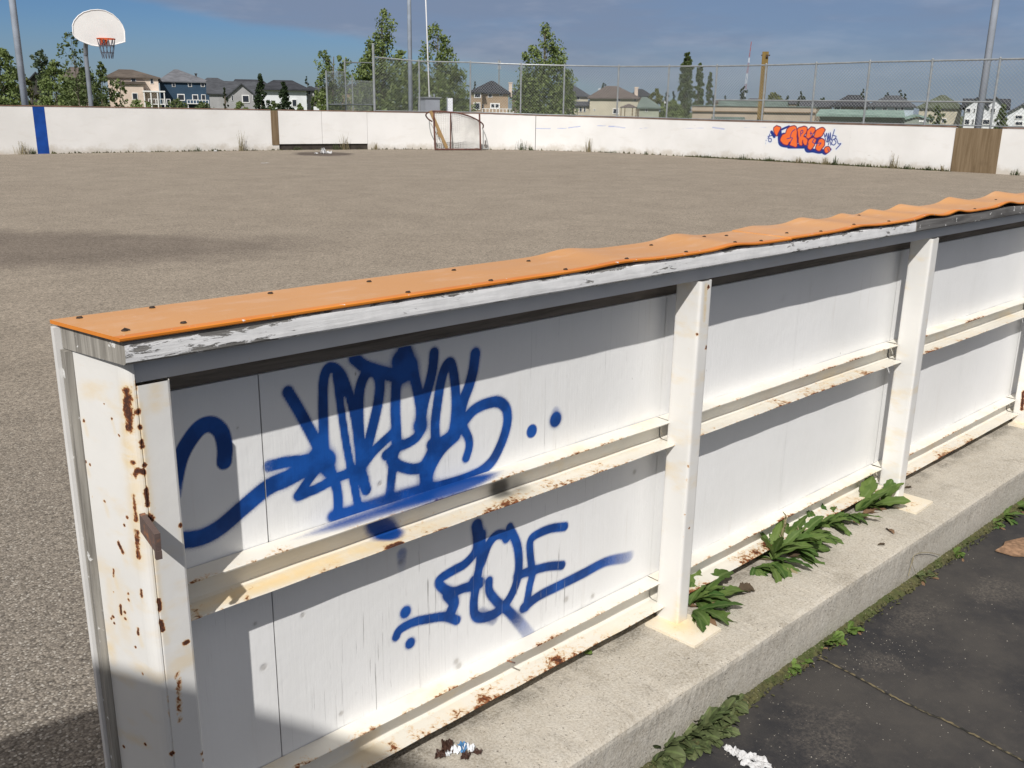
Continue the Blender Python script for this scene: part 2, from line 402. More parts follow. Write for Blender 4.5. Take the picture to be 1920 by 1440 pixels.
def m_asphalt():
    m = Mat('dark_sealed_asphalt', rough=.8, spec=.3)
    n = m.noise(2.3, 6, rough=.6); c = m.mix(m.rng(n, .38, .70), (.026, .026, .029), (.062, .057, .052))
    c = m.mix(m.math('MULTIPLY', m.rng(m.noise(30, 6, rough=.7), .45, .75), .5), c, (.075, .068, .06))
    sp = m.math('MULTIPLY', m.rng(m.voro(95), .10, .2, 1, 0), m.rng(m.noise(3.2, 5), .46, .66)); sp = m.math('MULTIPLY', sp, m.rng(m.noise(60, 2), .52, .6))
    c = m.mix(m.math('MULTIPLY', sp, .85), c, (.36, .33, .28))
    for (cx, cy, ax, ay) in DUST:
        mp = m.t.nodes.new('ShaderNodeMapping'); mp.vector_type = 'TEXTURE'; mp.inputs['Location'].default_value = (cx, cy, 0); mp.inputs['Scale'].default_value = (ax, ay, 1e3)
        m.put(mp.inputs[0], m.pos); ln = m.t.nodes.new('ShaderNodeVectorMath'); ln.operation = 'LENGTH'; m.put(ln.inputs[0], mp.outputs[0])
        k = m.rng(m.math('ADD', ln.outputs['Value'], m.math('MULTIPLY', m.math('SUBTRACT', m.noise(9, 6), .5), 2.4)), .2, 1.1, .25, 0)
        c = m.mix(k, c, m.mix(m.rng(m.noise(90, 5, rough=.8), .40, .66), (.06, .055, .05), (.30, .26, .21)))
    m.color(c); m.bump(m.noise(140, 5, rough=.7), .0016, .7); return m.m
def m_leaf(name, a, b, trans=.25, vein=False, rough=.55):
    m = Mat(name, rough=rough, spec=.25)
    c = m.mix(m.isl(), a, b)
    c = m.mix(m.rng(m.noise(25, 3), .3, .7, 0, .4), c, tuple(v * .6 for v in a))
    if vein: c = m.mix(m.rng(m.attr('rib'), .55, 1.0, 0, .5), c, (.20, .27, .10))
    m.color(c)
    tr = m.t.nodes.new('ShaderNodeBsdfTranslucent'); m.put(tr.inputs[0], c)
    mx = m.t.nodes.new('ShaderNodeMixShader'); mx.inputs[0].default_value = trans
    o = m.t.nodes['Material Output']; m.t.links.new(m.b.outputs[0], mx.inputs[1]); m.t.links.new(tr.outputs[0], mx.inputs[2]); m.t.links.new(mx.outputs[0], o.inputs[0])
    return m.m
def m_board():
    m = Mat('white_rink_board', rough=.5, spec=.35)
    x = m.xyz(); n = m.noise(.8, 5)
    c = m.mix(m.rng(n, .3, .7), (.72, .71, .685), (.79, .78, .76))
    z = m.math('ADD', x[2], m.math('MULTIPLY', m.math('SUBTRACT', m.noise(2.0, 6, rough=.7), .5), .7))
    c = m.mix(m.rng(z, -.05, .20, .55, 0), c, (.42, .36, .27))
    c = m.mix(m.math('MULTIPLY', m.rng(m.noise(1, 4, (6, 6, 20)), .72, .76), .5), c, (.45, .42, .38))
    c = m.mix(m.math('MULTIPLY', m.rng(m.noise(1.6, 5, (1, 1, 3)), .55, .7), .16), c, (.6, .56, .5))
    c = m.mix(m.attr('mask'), c, m.attr('paint', 'Color'))
    m.color(c); return m.m
def m_oldwood(name, a, b, st=(14, 14, .8)):
    m = Mat(name, rough=.85, spec=.15); g = m.noise(1, 6, st, .65, .4)
    c = m.mix(m.rng(g, .3, .7), a, b); c = m.mix(m.rng(m.noise(1.7, 5), .5, .72, 0, .5), c, tuple(v * .55 for v in a)); m.color(c); m.bump(g, .002, .6); return m.m
def m_shingle(name, col):
    m = Mat(name, rough=.9, spec=.15); n = m.noise(1, 4, (1.2, 1.2, 9)); n2 = m.noise(.5, 3)
    m.color(m.mix(m.rng(m.math('ADD', m.math('MULTIPLY', n, .6), m.math('MULTIPLY', n2, .4)), .35, .65), tuple(c * .72 for c in col), tuple(c * 1.2 for c in col))); return m.m
def m_siding(name, col):
    m = Mat(name, rough=.8, spec=.2); x = m.xyz(); w = m.math('FRACT', m.math('MULTIPLY', x[2], 5.0))
    c = m.mix(m.rng(m.noise(.7, 4), .3, .7), tuple(c * .92 for c in col), tuple(min(c * 1.06, .9) for c in col)); m.color(c); m.bump(w, .02, .6); return m.m

def blade(pa, pb, thick): pass
PATCHES = []
def patch(px0, px1, py0, py1, st):
    a = at(px0, (py0 + py1) / 2, 2, -.05); b = at(px1, (py0 + py1) / 2, 2, -.05); c = at((px0 + px1) / 2, py0, 2, -.05); d = at((px0 + px1) / 2, py1, 2, -.05)
    v = (b - a)[:2]; PATCHES.append(((a[0] + b[0]) / 2, (a[1] + b[1]) / 2, np.linalg.norm(v) / 2, np.linalg.norm((d - c)[:2]) / 2 * 1.1, math.atan2(v[1], v[0]), st))
patch(-1000, 700, 430, 500, .60); patch(540, 668, 284.5, 292.5, 1.4)
DUST = [(1.99, -.36, .10, .09), (2.72, -.43, .14, .10), (1.55, -.42, .16, .12), (2.35, -.33, .18, .08)]

PANEL = m_panel(); STEEL = m_steel('painted_steel'); RAILM = m_steel('cream_rusty_steel', (.77, .74, .66), (.80, .62, .34), .45, 1.1, 1.4)
BEAM = m_beam(); ENDG = m_endgrain(); ORTOP = m_orange(); OREDGE = m_orange(True); CONC = m_concrete(); GRAVEL = m_gravel(); ASPH = m_asphalt()
DARKWOOD = m_endgrain('dark_brown_timber', (.15, .125, .10), (.27, .23, .19), (4, 60, 60), 0.)  # dark brown tone without pale flecks
SHADESTEEL = m_steel('shaded_angle_iron', (.62, .62, .62), (.6, .5, .35), .2, .3)  # greyer copy of the painted steel, cap shade put into its colour
SCREW = simple('rusty_screw', (.035, .022, .016), .6, .5, 300, spec=.5)
GALV = simple('galvanised_steel', (.30, .32, .33), .45, .12, 8, metal=.3)
WIRE = simple('galvanised_wire', (.33, .35, .35), .4, .05, 2, metal=.2)
BOARD = m_board(); BLUEB = simple('blue_board_paint', (.008, .06, .30), .5, .15, 4)
BROWNWOOD = m_oldwood('brown_plywood', (.15, .105, .06), (.235, .175, .11)); CAPBROWN = simple('brown_cap_rail', (.20, .12, .085), .7, .3, 3)
GOALRED = simple('rusted_red_pipe', (.13, .058, .045), .65, .35, 9); NETW = simple('white_net_cord', (.74, .73, .70), .8, .1, 3); GREYPIPE = simple('grey_pipe', (.36, .37, .36), .6, .15, 5)
PLANK = m_oldwood('tan_plank', (.34, .22, .10), (.44, .30, .15))
CABG = simple('grey_cabinet_paint', (.30, .32, .36), .45, .08, 2); CABW = simple('white_panel_paint', (.75, .77, .80), .5, .05, 2)
POLEM = simple('grey_painted_pole', (.30, .34, .40), .5, .12, 3); FLAGM = simple('white_flagpole', (.78, .78, .78), .4, .05, 2); YEL = m_oldwood('yellow_brown_post', (.175, .118, .038), (.225, .155, .055), (20, 20, .8))
HOOPW = simple('white_backboard', (.80, .79, .77), .45, .04, 2); HOOPO = simple('orange_rim', (.62, .11, .03), .5, .15, 6)
GLASS = Mat('window_glass', (.03, .035, .045), .12, .6).m; FRAME = simple('white_window_frame', (.72, .72, .70), .6, .05, 3)
LF_A = m_leaf('poplar_leaves', (.125, .175, .052), (.26, .32, .12)); LF_B = m_leaf('dark_leaves', (.080, .115, .040), (.175, .22, .085)); LF_C = m_leaf('conifer_needles', (.020, .038, .016), (.05, .075, .03), .1)
LF_D = m_leaf('yellow_green_leaves', (.10, .12, .03), (.20, .21, .07)); LF_E = m_leaf('blue_green_leaves', (.075, .11, .06), (.15, .19, .11))
LF_W = m_leaf('dandelion_leaves', (.048, .110, .022), (.165, .235, .060), .25, True, .65); LF_W2 = m_leaf('dull_weed_leaves', (.060, .085, .034), (.165, .19, .085), .2, True)
LF_M = m_leaf('bright_small_leaves', (.09, .16, .03), (.16, .24, .055), .2, True); DRY = m_leaf('dry_leaf', (.17, .10, .06), (.30, .19, .11), .1); DRYD = m_leaf('dark_dead_leaf', (.06, .045, .03), (.12, .085, .05), .05)
STRAW = m_leaf('straw_stalks', (.26, .22, .12), (.40, .34, .20), .1); BARK = simple('bark', (.14, .12, .09), .9, .4, 10)
MOSS = m_leaf('moss', (.055, .062, .018), (.11, .11, .035), .1)

# ------------------------------------------------------------------ ground
ZR, ZA = -.05, -.157
g = MB(); g.box((-2500, -2500, -.8), (2500, 2500, -.40)); GRASSM = simple('grass_field', (.085, .10, .035), .95, .35, .8)
struct(g.build('ground', GRASSM))
g = MB(); g.grid([[(x, y, ZR) for y in (.30, 1.2, 3, 6, 12, 20, 31)] for x in np.linspace(-30, 28, 12)], flip=False); struct(g.build('rink_floor', GRAVEL))
g = MB(); g.grid([[(x, y, ZA) for y in (-14, -3, -1.2, -.1)] for x in (-14, -2, 0, 2, 4, 8, 30)]); struct(g.build('road', ASPH))
# kerb with a worn, chipped top edge
xs = np.arange(-3, 8, .014)
def kerb_profile(x, k):
    e = .004 + .004 * abs(math.sin(x * 3.1 + 1)) * random.random() + (.008 if random.random() < .04 else 0)
    return [(-.204, -.30), (-.204 , -.16), (-.205, -.09), (-.204 + random.uniform(-.0015, .0015), -.045), (-.204 + random.uniform(-.001, .002), -.012 - e * .6), (-.204 + e * .5, -.004 - e * .15), (-.204 + e + .012, -.0006), (-.15, random.uniform(-.001, .001)), (-.08, 0), (0, 0), (.06, random.uniform(-.001, .001)), (.10, -.002), (.31, -.006), (.31, -.3)]
P = np.array([[(x, y, z) for y, z in kerb_profile(x, 0)] for x in xs])
for j in (3, 4, 5, 6):
    for a in (1, 2): P[:, j, a] = np.convolve(np.pad(P[:, j, a], 2, 'edge'), np.ones(5) / 5, 'valid') * .6 + P[:, j, a] * .4
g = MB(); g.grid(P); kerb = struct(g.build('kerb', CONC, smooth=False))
# mossy joint across the asphalt
j0 = [at(*p, 2, ZA) for p in ((1532, 1233), (1590, 1262), (1663, 1302), (1725, 1333), (1789, 1361), (1916, 1428), (2150, 1560))]
pts = spline(j0, 14); g = MB(); rows = []
for i, p in enumerate(pts):
    w = .0022 + .0026 * abs(math.sin(i * .9)) * random.random() + .001; o = random.uniform(-.002, .002)
    rows.append([(p[0] - w + o, p[1], ZA + .004), (p[0] + o, p[1], ZA + .0045), (p[0] + w + o, p[1], ZA + .004)])
g.grid(rows); mj = Mat('sandy_joint_fill', rough=.9); mj.color(mj.mix(mj.rng(mj.noise(45, 5), .4, .6), (.025, .025, .022), (.17, .14, .08)))
struct(g.build('pavement_joint', mj.m))

# ------------------------------------------------------------------ near rink board wall
wall = thing('rink_board_wall', 'long near rink board wall with orange top, rusty white posts and blue spray tags', 'rink boards', (1.5, .06, 0))
PY = .12
def strokes_from(defs, conv, rscale, plane=PY):
    o = []
    for d in defs:
        pts, r = d[0], d[1]; stg = d[2] if len(d) > 2 else 1.; sf = d[3] if len(d) > 3 else .27
        px = [conv(*p[:2]) for p in pts]; n = len(px)
        rr = [p[2] if len(p) > 2 else r for p in pts]; ss = [p[3] if len(p) > 3 else stg for p in pts]
        if n == 1: px = [px[0], (px[0][0] + .4, px[0][1])]; rr *= 2; ss *= 2
        W3 = np.array([at(*q, 1, plane) for q in px]); k = 6 if len(px) > 2 else 2
        dep = (W3 - CAM) @ FW; rad = np.array(rr) * rscale * dep / F_PX * 1.14
        A = np.column_stack([W3, rad, ss]); A = spline(A, k) if len(px) > 2 else A
        o.append((A[:, :3], np.maximum(A[:, 3], .001), np.clip(A[:, 4], 0, 1), sf))
    return o
Z7 = lambda x, y: (460 + x / 3, 600 + y / 3)
Z8 = lambda x, y: (660 + x / 2.879, 940 + y / 2.879)
ID = lambda x, y: (x, y)
TAG1 = [
 ([(240, 405), (300, 505), (365, 625), (425, 740), (450, 800)], 33), ([(135, 822, 34, .8), (230, 800), (330, 790), (440, 775)], 31),
 ([(445, 770), (440, 600), (437, 450), (442, 330), (470, 270), (522, 285, 27), (568, 370, 25), (600, 480, 25), (624, 600, 25), (642, 750, 26), (652, 850)], 29),
 ([(512, 310), (528, 430), (546, 560), (566, 690), (588, 810), (608, 910), (625, 1000), (640, 1060)], 23, 1, .3), ([(545, 320), (565, 400)], 26),
 ([(660, 800), (640, 640), (636, 500), (645, 380), (680, 300), (730, 290), (755, 350), (748, 450), (725, 560), (695, 680), (668, 780)], 31),
 ([(612, 215), (670, 260), (760, 292), (850, 312), (930, 300)], 34), ([(895, 175), (895, 250), (880, 310)], 45), ([(870, 230), (920, 260)], 55),
 ([(855, 300), (845, 400), (843, 520), (848, 620), (850, 690)], 31), ([(915, 200), (945, 300), (968, 400), (985, 500), (988, 590)], 32),
 ([(1060, 185), (1052, 270), (1035, 350), (1010, 440), (990, 530), (982, 590)], 31), ([(980, 592)], 40), ([(990, 610), (960, 660), (905, 695), (850, 715), (790, 760)], 28),
 ([(825, 640), (770, 690), (720, 740), (680, 790), (640, 835), (570, 865), (500, 895), (420, 940), (340, 975), (300, 990)], 27),
 ([(820, 790), (870, 822), (940, 838), (1000, 820), (1045, 745), (1090, 695), (1150, 655), (1210, 610)], 30), ([(860, 700), (835, 760), (825, 850), (812, 975, 28, .8)], 28),
 ([(1010, 830), (1015, 900), (1020, 965)], 40), ([(1045, 700), (1065, 740)], 32),
 ([(1068, 690), (1066, 580), (1080, 460), (1098, 350), (1122, 270), (1150, 240), (1168, 290), (1180, 390), (1182, 500), (1172, 600), (1160, 640)], 30),
 ([(1292, 190), (1280, 280), (1258, 365), (1228, 445), (1208, 520), (1195, 590)], 34), ([(1195, 560), (1232, 620), (1255, 670), (1256, 720), (1240, 775)], 26),
 ([(1235, 560), (1285, 505), (1350, 472), (1420, 460), (1464, 495), (1474, 560), (1458, 640), (1425, 725), (1385, 795), (1325, 850), (1260, 882), (1190, 908), (1110, 930), (1050, 945), (1025, 915), (1035, 850), (1075, 770), (1120, 710), (1180, 655)], 31, 1, .28),
 ([(490, 1105, 34, .9), (600, 1080, 40), (700, 1045, 38, .85), (800, 1010, 36, .85), (950, 965, 34, .9), (1060, 950, 34)], 36, 1, .5),
 ([(470, 830), (510, 930), (522, 1010), (520, 1090)], 28), ([(655, 880), (680, 955)], 30), ([(410, 830), (350, 910), (300, 985)], 26), ([(455, 790)], 58), ([(390, 760), (470, 850)], 34),
 ([(620, 860), (660, 900)], 34), ([(1560, 0)], .1), ([(1610, 625)], 36, 1, .2), ([(1745, 560)], 42, 1, .25), ([(1745, 510)], 24, .3, .5)]
TAG1F = [([(577, 876), (540, 897), (503, 914), (458, 951), (415, 988), (378, 1008), (340, 1014)], 15.5, 1, .22),
 ([(421, 866, 14), (422, 838), (415, 810), (397, 796), (376, 802), (356, 826), (340, 856), (331, 890), (328, 930, 12, .6)], 14.5, 1, .2)]
TAG2 = [([(287, 597)], 33), ([(312, 765)], 30), ([(237, 730), (258, 692), (330, 652), (420, 632), (500, 622), (565, 642)], 25),
 ([(672, 130, 36), (680, 200, 36), (664, 270), (610, 335), (540, 375), (482, 412), (466, 440), (500, 476), (545, 488), (600, 468), (650, 458)], 26),
 ([(515, 500), (548, 545), (535, 590)], 34), ([(700, 180), (690, 320), (668, 450), (655, 560), (668, 620), (720, 625), (790, 592), (845, 530), (886, 440), (900, 340), (890, 235), (850, 140, 24)], 27, 1, .25),
 ([(700, 330), (735, 235), (775, 185), (815, 180), (832, 200)], 26), ([(738, 430), (742, 490), (790, 550), (830, 580), (870, 620, 30, .85), (915, 670, 34, .6), (955, 720, 36, .45), (985, 750, 34, .2)], 26, 1, .35),
 ([(1150, 137), (1070, 148), (995, 180), (962, 215), (962, 290), (972, 390), (958, 460), (940, 570)], 24), ([(890, 400), (980, 372), (1060, 352), (1135, 346)], 24),
 ([(925, 575), (1010, 510), (1120, 455), (1250, 390), (1370, 328, 27, .85), (1480, 305, 30, .6), (1510, 290, 30, .2)], 27, 1, .28), ([(655, 430), (690, 440)], 30), ([(700, 600), (760, 640)], 30, .5, .5),
 ([(268, 280, 30, .6), (268, 340, 30, .3), (268, 400, 28, .1)], 30, .5, .5)]
STR = strokes_from(TAG1, Z7, 1 / 3) + strokes_from(TAG1F, ID, 1) + strokes_from(TAG2, Z8, 1 / 2.879)
# overspray mist along the bottom of the big tag
STR += strokes_from([([(700, 1075, 60, .25), (1000, 985, 60, .3), (1250, 930, 50, .3)], 55, .3, .9)], Z7, 1 / 3)
KN = strokes_from([([(p[0], p[1])], r, 1, .5) for p, r in (((445, 803), 2), ((712, 907), 4), ((607, 988), 4), ((568, 1154), 4), ((495, 1252), 6), ((855, 1240), 5), ((750, 1053), 5), ((1112, 1118), 4), ((1062, 1124), 5),
   ((935, 1280), 3), ((1470, 560), 3), ((1520, 542), 3), ((1190, 885), 4), ((860, 1248), 6), ((640, 1338), 4), ((478, 1170), 3))], ID, 1)
def plank(x0, x1, z0, z1, step, name='panel'):
    nu = max(2, int((x1 - x0) / step) + 1); nv = max(2, int((z1 - z0) / step) + 1)
    X = np.linspace(x0, x1, nu); Zz = np.linspace(z0, z1, nv); P = np.zeros((nu, nv, 3)); P[..., 0] = X[:, None]; P[..., 2] = Zz[None]; P[..., 1] = PY + .0012 * np.sin(X * 5 + 1)[:, None]
    b = MB(); b.grid(P, flip=False); V = P.reshape(-1, 3)
    if x0 < 1.5: Vf = V.copy(); Vf[:, 1] = PY; b.att['mask'] = stroke_mask(Vf, STR)
    else: b.att['mask'] = np.zeros(len(V))
    Vf = V.copy(); Vf[:, 1] = PY; b.att['knot'] = stroke_mask(Vf, KN)
    k = b.n; b.box((x0, PY + .003, z0), (x1, PY + .030, z1))
    for a in b.att: b.att[a] = np.concatenate([b.att[a], np.zeros(8)])
    return b.build(name, PANEL, wall, fix=False)
for x0, x1, st in ((.05, .293, .0033), (.2955, 1.50, .0033), (1.502, 2.1900, .02), (2.1906, 2.87, .02), (2.873, 3.6, .03), (3.6006, 4.24, .03), (4.243, 6.4, .05)):
    plank(x0, x1, .035, .936, st)
# dark hollow behind the panels, frame timber and rink-side facing sheet
b = MB(); b.box((.02, .1525, .02), (6.4, .158, .99)); b.build('frame_backing', DARKWOOD, wall)
b = MB(); b.box((.03, .126, .937), (6.4, .151, 1.028)); b.build('top_frame_timber', DARKWOOD, wall)
b = MB()
zz = np.linspace(-.03, 1.028, 40)
b.box((-.031, .1335, -.03), (.02, .154, 1.030)); b.build('end_stud', ENDG, wall)
b = MB(); b.box((-.037, .155, -.04), (6.4, .168, 1.066)); b.build('facing_sheet', simple('white_facing_sheet', (.72, .71, .69), .5, .08, 5), wall)
# steel angle under the cap timber
b = MB(); n = 400; X = np.linspace(.026, 6.4, n)
prof = [(.075, 1.0305), (.010, 1.0305), (.0105, 1.027), (.0105, .9945), (.0135, .994), (.015, 1.020), (.075, 1.0215)]
b.grid([[(x, y, z) for y, z in prof] for x in X]); b.build('top_angle_iron', SHADESTEEL, wall)
# C-channel rails, one length per bay
def rail(x0, x1, zb, zt, name='rail'):
    step = .006 if x0 < 1 else .010; X = np.arange(x0, x1, step); yo, t = .049, .005
    ye = .0705
    prof = [(.119, zt, 0), (.100, zt - .0005, .05), (.085, zt - .001, .12), (ye + .001, zt - .002, .30), (ye, zt - .003, .36), (ye + .001, zt - t - .001, .26), (.082, zt - t - .001, 0), (.107, zt - t - .001, 0), (.108, zb + (zt - zb) * .72, .01), (.108, (zb + zt) / 2, .02), (.108, zb + (zt - zb) * .3, .05), (.107, zb + t + .004, .10), (.100, zb + t, .16), (.088, zb + t, .18), (.075, zb + t - .001, .20), (.062, zb + t - .0015, .26), (yo + .001, zb + t - .002, .33), (yo, zb + t - .004, .42), (yo + .001, zb, .3), (.119, zb + .001, 0)]
    P = np.array([[(x, p[0] + .0006 * math.sin(x * 31 + p[1] * 40), p[1] + .0012 * math.sin(x * 3.3)) for p in prof] for x in X])
    b = MB(); b.grid(P); V = P.reshape(-1, 3)
    low = zt < .3
    ru = np.tile([p[2] * (1.25 if low else 1.1) for p in prof], len(X)); ru += RNG.normal(0, .02, len(ru))
    ru += .10 * np.sin(V[:, 0] * 9.0 + 2 * np.sin(V[:, 0] * 4)) * (np.tile([p[2] for p in prof], len(X)) > .15)
    st = np.zeros(len(V)); mk = np.zeros(len(V)); so = np.zeros(len(V))
    if x0 < 1 and not low:
        st = stroke_mask(V, strokes_from([([(380, 1135, 16, .5), (480, 1100, 18, 1), (620, 1058, 20, 1), (740, 1016, 20, .8), (850, 975, 16, .4), (1000, 915, 12, .2)], 18, 1, .9)], ID, 1, .075))
        mk = stroke_mask(V, strokes_from([([(708, 985), (728, 996)], 22, 1, .9), ([(728, 1004, 18, .8), (765, 1014, 14, .5)], 16, .8, .9)], ID, 1, .100))
        # overspray on the flange top, following the foot of the big tag
        mk = np.maximum(mk, stroke_mask(V, strokes_from([([(535, 1018, 12, .3), (620, 995, 20, .7), (700, 970, 26, .75), (780, 945, 28, .9), (850, 922, 28, 1), (895, 905, 20, .95), (940, 885, 12, .4)], 14, .8, .9)], ID, 1, .100)) * (V[:, 2] > zt - .012))
        so = stroke_mask(V, strokes_from([([(935, 916), (946, 914)], 17, 1, .55), ([(972, 922)], 18, .55, .8)], ID, 1, .100))
        ru += .7 * stroke_mask(V, strokes_from([([(722, 1026), (752, 1014)], 5, 1, .5), ([(455, 1122), (470, 1112)], 3, 1, .5)], ID, 1, .055))
    if low:
        ru += .55 * stroke_mask(V, strokes_from([([p], r, 1, .8) for p, r in (((735, 1392), 8), ((780, 1352), 6), ((852, 1328), 9), ((905, 1300), 9), ((1040, 1228), 9), ((1082, 1200), 7), ((640, 1430), 8), ((1440, 1020), 9), ((1415, 1032), 6), ((1630, 917), 8), ((1135, 1175), 4))], ID, 1, .07))
    b.att = {'rust': ru, 'stain': st, 'mask': mk, 'soot': so}
    return b.build(name, RAILM, wall, smooth=False, fix=False)
BAYS = [(.082, 1.488), (1.49, 2.849), (2.851, 4.209), (4.211, 6.4)]
for x0, x1 in BAYS:
    rail(x0, x1, .536, .600); rail(x0, x1, .042, .114)
# posts
def round_rect(x0, x1, y0, y1, r, k=5):
    o = []
    for cx, cy, a0 in ((x1 - r, y0 + r, -PI / 2), (x1 - r, y1 - r, 0), (x0 + r, y1 - r, PI / 2), (x0 + r, y0 + r, PI)):
        for t in np.linspace(0, PI / 2, k): o.append((cx + r * math.cos(a0 + t), cy + r * math.sin(a0 + t)))
    return o
def extrude(name, loop, z0, z1, nz, mat, parent, closed=True, attrs=None, smooth=True, top=None):
    Z = np.linspace(z0, z1, nz); P = np.array([[(x, y, z if top is None else min(z, top(x, y))) for z in Z] for x, y in loop])
    b = MB(); b.grid(P, close_u=closed); V = P.reshape(-1, 3)
    b.att = {k: f(V) for k, f in (attrs or {}).items()}
    o = b.build(name, mat, parent, smooth=smooth, fix=True); return o
def blobs3(defs):
    o = []
    for d in defs:
        px, r, (ax, v) = d[0], d[1], d[2]; st = d[3] if len(d) > 3 else 1.
        pl = px if isinstance(px, list) else [px, (px[0] + .5, px[1] + .5)]
        if ax == 'side':   # the slightly skewed outer face of the end post
            nn = np.array([1, .246, 0.]); p0 = np.array([-.0225, .145, 0.]); pts = []
            for p in pl: d_ = ray(*p); pts.append(CAM + d_ * (((p0 - CAM) @ nn) / (d_ @ nn)))
            pts = np.array(pts)
        else: pts = np.array([at(*p, ax, v) for p in pl])
        dep = (pts - CAM) @ FW; rad = r * 1.3 * dep / F_PX; o.append((pts, rad, np.full(len(pts), st), .9))
    return o
SD, FR = ('side', 0.), (1, 0.)
RUST1 = blobs3([([(236, 735), (241, 805)], 8, SD), ((247, 868), 5, SD), ((254, 884), 6, SD), ((250, 893), 5, SD), ([(250, 930), (254, 975)], 4.5, SD, .8), ([(274, 919), (277, 948)], 3, FR), ([(256, 997), (260, 1043)], 5.5, SD), ((284, 972), 5.5, FR),
  ([(222, 1018), (230, 1035)], 4, SD), ([(213, 1068), (213, 1080)], 3, SD), ((240, 1113), 3, SD), ((241, 1125), 3.2, SD), ([(264, 1107), (265, 1117)], 3.5, SD), ([(226, 1135), (227, 1152)], 2.8, SD), ((234, 1148), 3, SD), ((212, 1156), 3, SD), ((214, 1168), 2.4, SD), ((208, 1160), 2.2, SD),
  ((235, 1160), 3, SD), ([(259, 1178), (259, 1188)], 3, SD), ((254, 1213), 2.5, SD), ((267, 1263), 3.5, SD), ((346, 1206), 4.2, FR), ((352, 1203), 3.5, FR), ((339, 985), 4, FR), ([(299, 1125), (301, 1142)], 3.5, FR), ([(303, 1165), (306, 1182)], 3.5, FR), ([(335, 1262), (337, 1350)], 6, FR, .62),
  ((380, 1412), 4, FR), ((383, 1425), 4, FR), ((259, 772), 4.5, FR), ((262, 801), 3.5, FR), ((265, 829), 3.5, FR), ((266, 838), 3, FR), ((271, 871), 3.5, FR), ((267, 884), 4.5, FR), ((157, 789), 3, SD), ((160, 865), 3, SD), ((168, 871), 3, SD), ((209, 785), 2.5, SD), ((195, 757), 2, SD), ((223, 816), 2.5, SD),
  ((196, 940), 3, SD), ((173, 931), 2, SD), ((238, 970), 3, SD), ((233, 985), 3, SD), ((232, 1400), 3, SD), ((322, 1413), 4, FR), ((213, 1110), 2.4, SD), ((272, 1395), 3, SD), ((310, 1398), 2.4, FR)])
STAIN1 = blobs3([([q, (q[0] + 7, q[1] + 26)], r_q, a_q, .38) for q, r_q, a_q in (((213, 1074), 4, SD), ((240, 1115), 4, SD), ((264, 1112), 5, SD), ((226, 1145), 5, SD), ((234, 1150), 4, SD), ((259, 1183), 5, SD), ((230, 1030), 6, SD), ((302, 1135), 5, FR), ((306, 1178), 5, FR), ((348, 1206), 6, FR), ((339, 987), 5, FR), ((262, 803), 5, FR), ((265, 832), 5, FR), ((157, 789), 4, SD), ((160, 865), 4, SD), ((209, 785), 3, SD), ((196, 940), 4, SD))] + [([(236, 735), (240, 860)], 13, SD, .8), ([(250, 870), (258, 1050)], 16, SD, .6), ([(205, 1090), (212, 1240)], 8, SD, .35), ((205, 1215), 9, SD, .6), ([(292, 730), (292, 760)], 10, FR, .5), ([(225, 1100), (235, 1190)], 14, SD, .3), ([(262, 760), (300, 1140)], 5, FR, .5)])
def ruf(blobs, base=0., seam=None):
    def f(V):
        r = base + .80 * stroke_mask(V, blobs)
        if seam is not None: r = r + .42 * np.exp(-((np.abs(V[:, 0] - seam) / .0026) ** 2)) * (V[:, 1] < .01) * (.55 + .45 * np.sin(V[:, 2] * 55) * np.sin(V[:, 2] * 23 + 1))
        return r
    return f
end_post = None
loop = [(-.0195, .1325)] + [(-.0225 + (.145 - y) * .246, y) for y in np.linspace(.131, .028, 40)] + [(.0075, .022), (.0095, .016), (.0125, .0095), (.0165, .004), (.0205, .0012), (.0235, .0004), (.0245, .0022), (.0255, .0022), (.0265, .0002)] + [(x, 0.) for x in np.linspace(.028, .074, 19)] + [(.0772, .0012), (.0792, .004), (.0800, .0085), (.080, .03), (.080, .122)]
ep = extrude('end_post', loop, -.02, 1.0305, 400, STEEL, wall, False, {'rust': ruf(RUST1, 0, .0250), 'stain': lambda V: stroke_mask(V, STAIN1)}, smooth=False, top=lambda x, y: 1.0305 if x < .025 else .9925)
b = MB(); b.box((-.07, -.02, -.001), (.10, .15, .006)); b.build('base_plate', RAILM, ep, fix=True)
def post(x0, x1, y1, name, blobs, stains, plate, zt=.9925):
    lp = round_rect(x0, x1, 0, y1, .007)
    dense = []
    for i in range(len(lp)):
        a, c = np.array(lp[i]), np.array(lp[(i + 1) % len(lp)]); n = max(1, int(np.linalg.norm(c - a) / .006))
        for t in range(n): dense.append(tuple(a + (c - a) * t / n))
    o = extrude('post', dense, -.0, zt, 220, STEEL, wall, True, {'rust': ruf(blobs), 'stain': lambda V: stroke_mask(V, stains)}, smooth=True)
    b = MB(); P = []
    poly = np.array(plate); ctr = poly.mean(0); rings = []
    for s_ in np.linspace(0, 1, 12):
        row = []
        for i in range(4):
            for t in np.linspace(0, 1, 10, endpoint=False): q = ctr + (poly[i] * (1 - t) + poly[(i + 1) % 4] * t - ctr) * s_; row.append((q[0], q[1], .0075))
        row.append(row[0]); rings.append(row)
    last = [(q[0], q[1], -.003) for q in rings[-1]]; rings.append(last)
    rings = np.array(rings); b.grid(rings); V = rings.reshape(-1, 3)
    dd = np.linalg.norm(V[:, :2] - np.array([x0 + .004, .0]), axis=1); b.att = {'rust': .18 + .14 * np.exp(-(dd / .03) ** 2) + .1 * (V[:, 2] < 0), 'stain': .35 + .6 * np.exp(-(dd / .045) ** 2)}
    b.build('base_plate', RAILM, o, fix=True)
    return o
C2 = (1, 0.)
